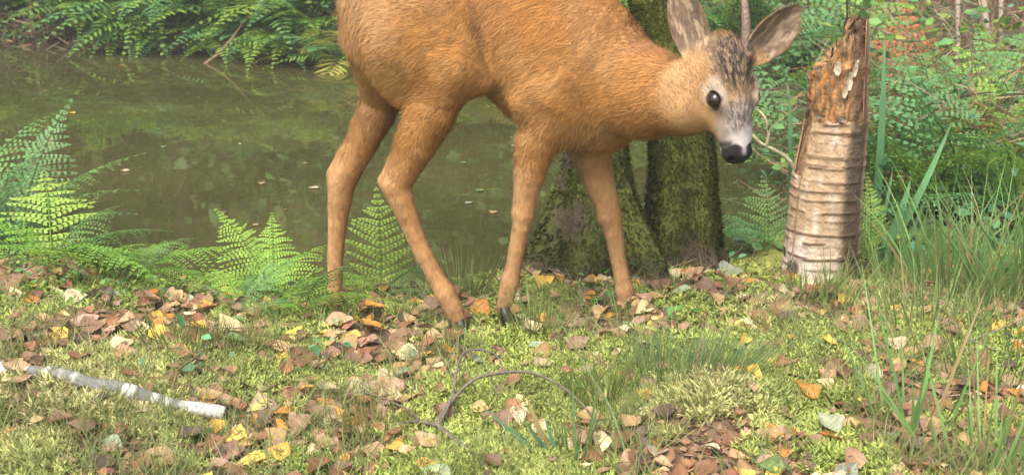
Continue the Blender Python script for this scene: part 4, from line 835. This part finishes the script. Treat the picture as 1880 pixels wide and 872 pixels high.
twig([([(895, 872), (850, 832), (806, 800), (822, 775), (868, 745), (925, 735), (985, 733), (1050, 752), (1110, 800)], [.012, .014, .02, .03, .05, .055, .05, .03, .01], .0046), ([(806, 800), (760, 792), (700, 790)], [.02, .02, .008], .004), ([(806, 800), (830, 765), (850, 715), (905, 712), (930, 735)], [.02, .04, .07, .07, .05], .003), ([(806, 800), (850, 830), (905, 880)], [.02, .01, .004], .0048), ([(770, 790), (740, 775), (650, 748), (540, 790)], [.02, .03, .03, .004], .0025)], "thin dark twig arching over the leaves at the bottom middle")
twig([([(1160, 870), (1120, 810), (1075, 760), (1010, 665)], [.004, .06, .09, .12], .003)], "slender green-brown stalk leaning left beside the arched twig", (.10, .13, .05))
twig([([(905, 500), (955, 490), (1010, 505), (1060, 520), (1110, 522)], [.012, .016, .016, .012, .006], .004)], "dark bent twig lying behind the buck's front hooves")
twig([([(1260, 735), (1280, 690), (1285, 655)], [.0, .04, .07], .0025)], "short dark stick poking from the pale moss hummock")
twig([([(1595, 640), (1680, 650), (1780, 640), (1880, 600)], [.01, .015, .02, .02], .003), ([(1780, 640), (1830, 655), (1880, 660)], [.02, .015, .01], .002)], "grey twig lying among grass below the sedge clump", (.2, .17, .13))
twig([([(300, 600), (420, 612), (520, 606), (640, 600)], [.01, .012, .014, .008], .0025)], "thin dry stick lying in front of the buck's far hind hoof", (.24, .19, .12))
twig([([(1030, 600), (1090, 592), (1180, 598)], [.008, .012, .008], .003)], "short grey stick lying in front of the buck's far front hoof", (.2, .17, .13))
def limb(l, label, c, r):
    mb = MB(); pts = [P(*q) for q in l[0]]; tube(mb, pts, np.linspace(r, r * .6, len(pts)), 7, np.array(c), rough=.12); root = mb.build("dead_branch", M_WOOD, origin=pts[0]); tag(root, label, "branch")
    for s in l[1:]: m2 = MB(); pts = [P(*q) for q in s]; tube(m2, pts, np.linspace(r * .8, r * .4, len(pts)), 6, np.array(c), rough=.12); m2.build("side_branch", M_WOOD, root)
limb([[(1470, 330, 3.5), (1448, 294, 3.5), (1420, 275, 3.5), (1395, 262, 3.5), (1372, 238, 3.5)], [(1408, 268, 3.5), (1411, 245, 3.5), (1405, 218, 3.5), (1390, 200, 3.52)]], "pale forked dead branch between the buck's muzzle and the stump", (.34, .29, .18), .0075)
limb([[(660, 116, 7.3), (630, 117, 7.2), (612, 128, 7.1), (606, 142, 7.0)]], "pale hooked root on the far bank under the buck's rump", (.34, .26, .19), .009)
limb([[(548, 88, 7.75), (543, 65, 7.75), (552, 30, 7.8), (553, -60, 7.8)]], "thin brown stem rising from the far bank left of the buck", (.16, .11, .07), .009)
limb([[(345, 140, 7.4), (385, 112, 7.45), (415, 85, 7.5), (470, 10, 7.6), (500, -40, 7.7)]], "thin leaning stem hanging over the far shore", (.15, .10, .06), .012)
limb([[(60, 90, 8.3), (57, 30, 8.3), (55, -120, 8.4)]], "straight pale sapling stem on the far bank at the upper left", (.26, .18, .10), .022)
limb([[(1570, 60, 5.5), (1650, 75, 5.4), (1750, 70, 5.4), (1860, 40, 5.4)], [(1650, 75, 5.4), (1700, 60, 5.4), (1740, 30, 5.4)]], "thin dark branch slanting behind the stump's top at the upper right", (.10, .08, .06), .008)

# ------------------------------------------------------------------ leafy plants
def plant(base, stems, nleaf, Ls, colr, label, name="leafy_plant", cat="plant", group=None, sr=.004, spread=.05, sc=(.13, .10, .05)):
    root = empty(name, base); mb = MB(); ml = MB(); ctr, al, up, cs = [], [], [], []
    for tip in stems:
        tip = np.asarray(tip, float); mid = .5 * (np.asarray(base) + tip) + rng.normal(size=3) * .04; pts, _ = tube(mb, [base, mid, tip], [sr, sr * .7, sr * .3], 6, np.array(sc))
        for _ in range(nleaf):
            k = rng.integers(len(pts) // 4, len(pts)); p = pts[k] + rng.normal(size=3) * spread; a = nrm(rng.normal(size=3) * (1, 1, .45)); ctr.append(p); al.append(a); up.append(rng.normal(size=3) * .45 + (0, -.3, 1)); cs.append(np.array(colr[rng.integers(len(colr))]) * rng.uniform(.7, 1.3))
    mb.build("stem", M_WOOD, root); n = len(ctr); L = Ls * rng.uniform(.6, 1.3, n); cards(ml, ctr, np.array(al), np.array(up), L, L * .68, np.array(cs), .10, .08); ml.build("foliage", M_LEAF, root)
    return tag(root, label, cat, group)
GL = [(.11, .23, .055), (.14, .27, .06), (.10, .22, .09), (.22, .30, .055)]; BL = [(.11, .26, .14), (.12, .27, .13), (.10, .22, .08)]
def tips(px, py, Y, n, sx, sy, dy=.2): return [P(px + rng.normal() * sx, py + rng.normal() * sy, Y + rng.normal() * dy) for _ in range(n)]
ug = "leafy saplings in the upper right"
for px, py, tx, ty, Y, n, L, cc, lb in ((1470, 250, 1470, 60, 5.0, 7, .050, BL, "leafy sapling left of the stump's top with round blue-green leaves"), (1560, 230, 1590, 30, 5.2, 6, .055, GL, "leafy sapling behind the stump's splintered top"), (1640, 260, 1650, 95, 5.4, 5, .055, GL, "leafy sapling with dark leaves right of the tall reed blade"),
        (1700, 120, 1690, 0, 6.0, 6, .06, GL, "yellow-green sapling at the top edge right of the stump"), (1850, 200, 1850, 90, 5.0, 7, .055, [(.14, .22, .035), (.09, .19, .04)], "bright leafy sapling at the right edge near the top"), (1420, 60, 1400, 10, 6.0, 6, .06, GL, "leafy sapling behind the buck's right ear"), (1200, 100, 1190, 30, 6.2, 5, .06, BL, "leafy bush behind the mossy trunk's upper part"), (1300, 40, 1300, 0, 6.4, 6, .06, GL, "leafy bush between the buck's ears")):
    b = G(px, py); plant(b, tips(tx, ty, b[1] + .0, n, 60, 45), 26, L, cc, lb, "leafy_sapling", "sapling", ug, .006, .07)
wg = "broad-leaved plants under the thicket"
for px, py, tx, ty, L, n, cc, lb in ((1780, 400, 1780, 345, .085, 4, [(.05, .15, .075)], "plant with big rounded blue-green leaves in the thicket"), (1690, 470, 1690, 420, .05, 6, GL, "low leafy plant left of the sedge clump"), (1830, 450, 1830, 400, .05, 6, BL, "low leafy plant behind the sedge clump"), (1760, 460, 1750, 430, .045, 6, BL, "low plant with blue-green leaves in front of the brown fern"), (1330, 480, 1335, 468, .04, 4, BL, "tiny broad-leaved plant left of the birch stump's foot"), (1110, 560, 1110, 540, .035, 3, [(.09, .20, .04)], "small green seedling beside the buck's far front hoof"), (1180, 590, 1178, 578, .03, 3, [(.09, .22, .05)], "small green seedling right of the buck's far front hoof"), (585, 690, 590, 665, .018, 3, BL, "small seedling left of the cream leaf in the foreground"), (310, 690, 300, 665, .022, 3, BL, "small blue-green seedling behind the white birch branch"), (1650, 490, 1650, 470, .045, 6, [(.06, .17, .09)], "jagged low plant at the right foot of the stump")):
    b = G(px, py); plant(b, tips(tx, ty, b[1], n, 26, 14, .04), 7, L, cc, lb, "leafy_plant", "plant", wg, .0025, .03)
# thin weeds standing in the water below the buck's belly and by the bank
for i, (px, py, h, lb) in enumerate(((860, 420, .40, "thin pale weed standing in the shallows behind the buck's near hind leg"), (905, 440, .42, "thin pale weed in the shallows left of the buck's near front leg"), (820, 430, .3, "short pale weed in the shallows between the buck's hind and front legs"), (1345, 430, .25, "thin weed at the water right of the mossy trunk"))):
    b = G(px, py); plant(b, [b + np.array((rng.normal() * .05, rng.normal() * .1, h * rng.uniform(.6, 1))) for _ in range(6)], 7, .026, [(.16, .20, .07), (.26, .22, .12), (.12, .18, .06)], lb, "water_weed", "weed", "weeds standing in the shallows", .0018, .03, (.26, .2, .12))
# shrubs on the banks
sg = "shrubs behind the far bank"
SH = [(-60, -10, 9.8, 1.2), (90, -30, 10.0, 1.2), (260, -40, 9.9, 1.2), (430, -40, 9.4, 1.2), (560, 0, 8.7, 1.1), (650, 20, 8.2, 1.0), (-250, 20, 9.0, 1.3), (760, 10, 8.0, 1.1), (900, 20, 7.6, 1.1), (1050, 40, 7.3, 1.0), (1250, 60, 7.2, .9), (1400, 40, 7.2, 1.0), (1700, -60, 8.4, 1.0), (2000, -20, 8.2, 1.2)]
shl = []
for px, py, Y, R in SH:
    b = P(px, py, Y); b[2] = gz(b[0], b[1]); o = plant(b, [b + np.array((rng.normal() * R * .45, rng.normal() * R * .35, R * rng.uniform(.3, 1.25))) for _ in range(26)], 34, .085, [(.07, .15, .045), (.09, .19, .05), (.11, .20, .05)], None, "shrub", "shrub", sg, .010, .12); shl.append((o, "dark green leafy shrub"))
label_all(shl, LMF)
# saplings with bare stems at the upper right
for i, (px, py, tx, ty, Y, r, lb) in enumerate(((1757, 150, 1755, -120, 5.6, .011, "thin straight brown sapling stem, leftmost of those at the upper right"), (1818, 170, 1786, -120, 5.6, .016, "leaning grey sapling stem, thickest of those at the upper right"), (1800, 140, 1800, -150, 5.9, .009, "thin sapling stem just left of the rightmost grey stem"), (1836, 150, 1833, -120, 5.7, .013, "upright grey sapling stem, rightmost of those at the upper right"))):
    mb = MB(); a, b = P(px, py, Y), P(tx, ty, Y + .1); a[2] = gz(a[0], a[1]) - .02; b = a + (b - a) * 2.2; tube(mb, [a, .5 * (a + b) + (.01, 0, 0), b], [r, r * .8, r * .6], 9, np.array(((.28, .24, .19),) * 3)[0], rough=.1); o = mb.build("sapling_stem", M_BARK, origin=a); tag(o, lb, "sapling", "bare sapling stems at the upper right")
# brown tangle of dead bracken and twigs on the right bank, dead fronds on the far bank
def tangle(n, fx, fy, hmax, cols, name, label, L0=.3, w=.004):
    p = G(fx(n), fy(n)); p[:, 2] += rng.random(n) ** 1.5 * hmax; d = nrm(rng.normal(size=(n, 3)) * (1, .8, .7)); L = L0 * rng.uniform(.3, 1.2, n); mb = MB()
    strips(mb, p, d, L, w * rng.uniform(.5, 1.4, n), bend=rng.normal(size=(n, 3)) * L[:, None] * .25 - np.array((0, 0, .15)) * L[:, None], seg=3, c=np.array(cols)[rng.integers(len(cols), size=n)] * rng.uniform(.5, 1.3, (n, 1)), taper=.6)
    tag(mb.build(name, M_LITTER), label, "undergrowth", None, "stuff")
BR = [(.20, .14, .085), (.28, .20, .12), (.13, .09, .06), (.24, .13, .07), (.17, .17, .09)]
tangle(6500, lambda n: rng.uniform(1330, 1960, n), lambda n: rng.uniform(40, 420, n), .35, BR, "dead_undergrowth", "brown tangle of dead stems behind the ferns at the right", .2, .0045)
tangle(2600, lambda n: rng.uniform(-80, 680, n), lambda n: rng.uniform(-10, 100, n), .10, BR, "dead_bracken", "brown dead leaves and stems lying on the far bank", .16, .012)
tangle(900, lambda n: rng.uniform(980, 1330, n), lambda n: rng.uniform(430, 500, n), .03, BR, "root_litter", "twigs and rootlets around the mossy tree bases", .08, .004)
# small green undergrowth leaves filling the thickets
def scatter_leaves(n, fx, fy, hmax, Ls, cols, name, label):
    p = G(fx(n), fy(n)); p[:, 2] += rng.random(n) ** 1.3 * hmax; L = Ls * rng.uniform(.5, 1.3, n); mb = MB(); c = np.array(cols)[rng.integers(len(cols), size=n)] * rng.uniform(.6, 1.3, (n, 1))
    cards(mb, p, rng.normal(size=(n, 3)) * (1, 1, .4), rng.normal(size=(n, 3)) * .5 + (0, -.25, 1), L, L * .6, c); tag(mb.build(name, M_LEAF), label, "undergrowth", None, "stuff")
scatter_leaves(1100, lambda n: rng.uniform(1330, 1960, n), lambda n: rng.uniform(60, 470, n), .35, .035, GL + BL, "green_undergrowth", "dense small green leaves in the thicket at the right")
scatter_leaves(2200, lambda n: rng.uniform(-100, 700, n), lambda n: rng.uniform(-30, 92, n), .30, .05, GL, "bank_undergrowth", "small green leaves among the ferns of the far bank")
scatter_leaves(1500, lambda n: rng.uniform(-60, 620, n), lambda n: rng.uniform(440, 560, n), .05, .016, GL, "low_ground_plants", "small green ground plants along the near bank")
# ------------------------------------------------------------------ trees beyond
crowns = []
for sd_ in range(3):
    n = 5200; k = rng.random(n); z = .5 + 7.0 * k; nc = 46; cc = np.stack([rng.normal(size=nc) * .8, rng.normal(size=nc) * .8, .5 + 7 * rng.random(nc)], -1); p = cc[rng.integers(nc, size=n)] + rng.normal(size=(n, 3)) * (.42, .42, .32); mb = MB()
    c = np.array([(.10, .18, .055), (.13, .22, .06), (.18, .23, .06), (.20, .18, .08)])[rng.integers(4, size=n)] * rng.uniform(.6, 1.3, (n, 1)); cards(mb, p, rng.normal(size=(n, 3)), rng.normal(size=(n, 3)) * .6 + (0, 0, 1), rng.uniform(.15, .3, n), rng.uniform(.10, .2, n), c)
    o = mb.build("crown", M_LEAF); crowns.append(o.data); bpy.data.objects.remove(o)
mb = MB(); tube(mb, [(0, 0, -.2), (.03, 0, 2.5), (-.02, .05, 5), (.05, 0, 8.2)], [.15, .12, .09, .02], 12, (.10, .075, .05), rough=.1)
for a in range(9): z = 1.6 + a * .7; t = a * 2.4; tube(mb, [(0, 0, z), (.5 * math.cos(t), .5 * math.sin(t), z + .35), (1.1 * math.cos(t), 1.1 * math.sin(t), z + .9)], [.035, .022, .008], 6, (.10, .075, .05))
o = mb.build("trunk", M_BARK); trunkm = o.data; bpy.data.objects.remove(o)
TR = []
for i, (x, y, s) in enumerate(((-9.5, 11, 1), (-7.2, 12.5, 1.1), (-5.6, 10.6, .9), (-4.3, 12, 1.05), (-3.2, 10.4, .9), (-2.2, 11.6, 1), (-1.1, 9.8, .85), (-.1, 11.2, 1), (.9, 9.4, .9), (1.9, 10.6, 1), (3.0, 9.2, .95), (4.1, 10.8, 1), (5.3, 9.4, 1.05), (6.8, 11, 1.1), (-6.2, 14.5, 1.25), (-2.8, 14.5, 1.2), (.4, 14, 1.2), (3.6, 14, 1.2), (-11.5, 13, 1.2), (8.6, 12, 1.2))):
    root = empty("tree", (x, y, gz(x, y))); root.rotation_euler = (0, 0, i * 1.7); root.scale = (s, s, s * (1 + .1 * math.sin(i)))
    for nm, me in (("trunk", trunkm), ("crown", crowns[i % 3])): o = bpy.data.objects.new(nm, me); COL.objects.link(o); o.parent = root
    TR.append((root, "leafy dark woodland tree")); tag(root, None, "tree", "woodland trees beyond the pond")
for i, (x, y, r_) in enumerate(((-3.75, 9.4, .07), (-3.1, 9.9, .05), (-2.55, 9.2, .06), (-1.9, 9.6, .08), (-1.45, 8.9, .05), (-.6, 9.0, .07), (-4.6, 9.9, .08), (.3, 8.4, .06))):
    z = gz(x, y); root = empty("tree", (x, y, z)); m2 = MB(); tube(m2, [(x, y, z - .1), (x + .05, y, z + 2), (x - .05, y + .1, z + 4.2), (x + .1, y, z + 7)], [r_ * 1.2, r_, r_ * .8, r_ * .3], 10, (.035, .027, .02), rough=.1); m2.build("trunk", M_BARK, root)
    o = bpy.data.objects.new("crown", crowns[i % 3]); COL.objects.link(o); o.parent = root; o.location = (0, 0, 3.6); o.scale = (.7, .7, .6); tag(root, None, "tree", "woodland trees beyond the pond"); TR.append((root, "slender bare-stemmed woodland tree"))
label_all(TR, LMF)
# ------------------------------------------------------------------ thin haze volume, added to soften contrast and lift the darks
mb = MB(); x0, x1, y0, y1, z0, z1 = -91, 91, -61, 121, -2.0, 14.0
hz = bpy.data.materials.new("haze"); hz.use_nodes = True; hn_ = hz.node_tree.nodes; hn_.remove(hn_["Principled BSDF"])
pv = hn_.new("ShaderNodeVolumePrincipled"); pv.inputs["Color"].default_value = (.93, .95, .90, 1); pv.inputs["Density"].default_value = .007; pv.inputs["Anisotropy"].default_value = .2
hz.node_tree.links.new(pv.outputs[0], hn_["Material Output"].inputs["Volume"])
q = np.array([(x, y, z) for x in (x0, x1) for y in (y0, y1) for z in (z0, z1)])
mb.add(q, np.array([[0, 1, 3, 2], [4, 6, 7, 5], [0, 4, 5, 1], [2, 3, 7, 6], [0, 2, 6, 4], [1, 5, 7, 3]])); tag(mb.build("haze", hz, smooth=False), kind='stuff')
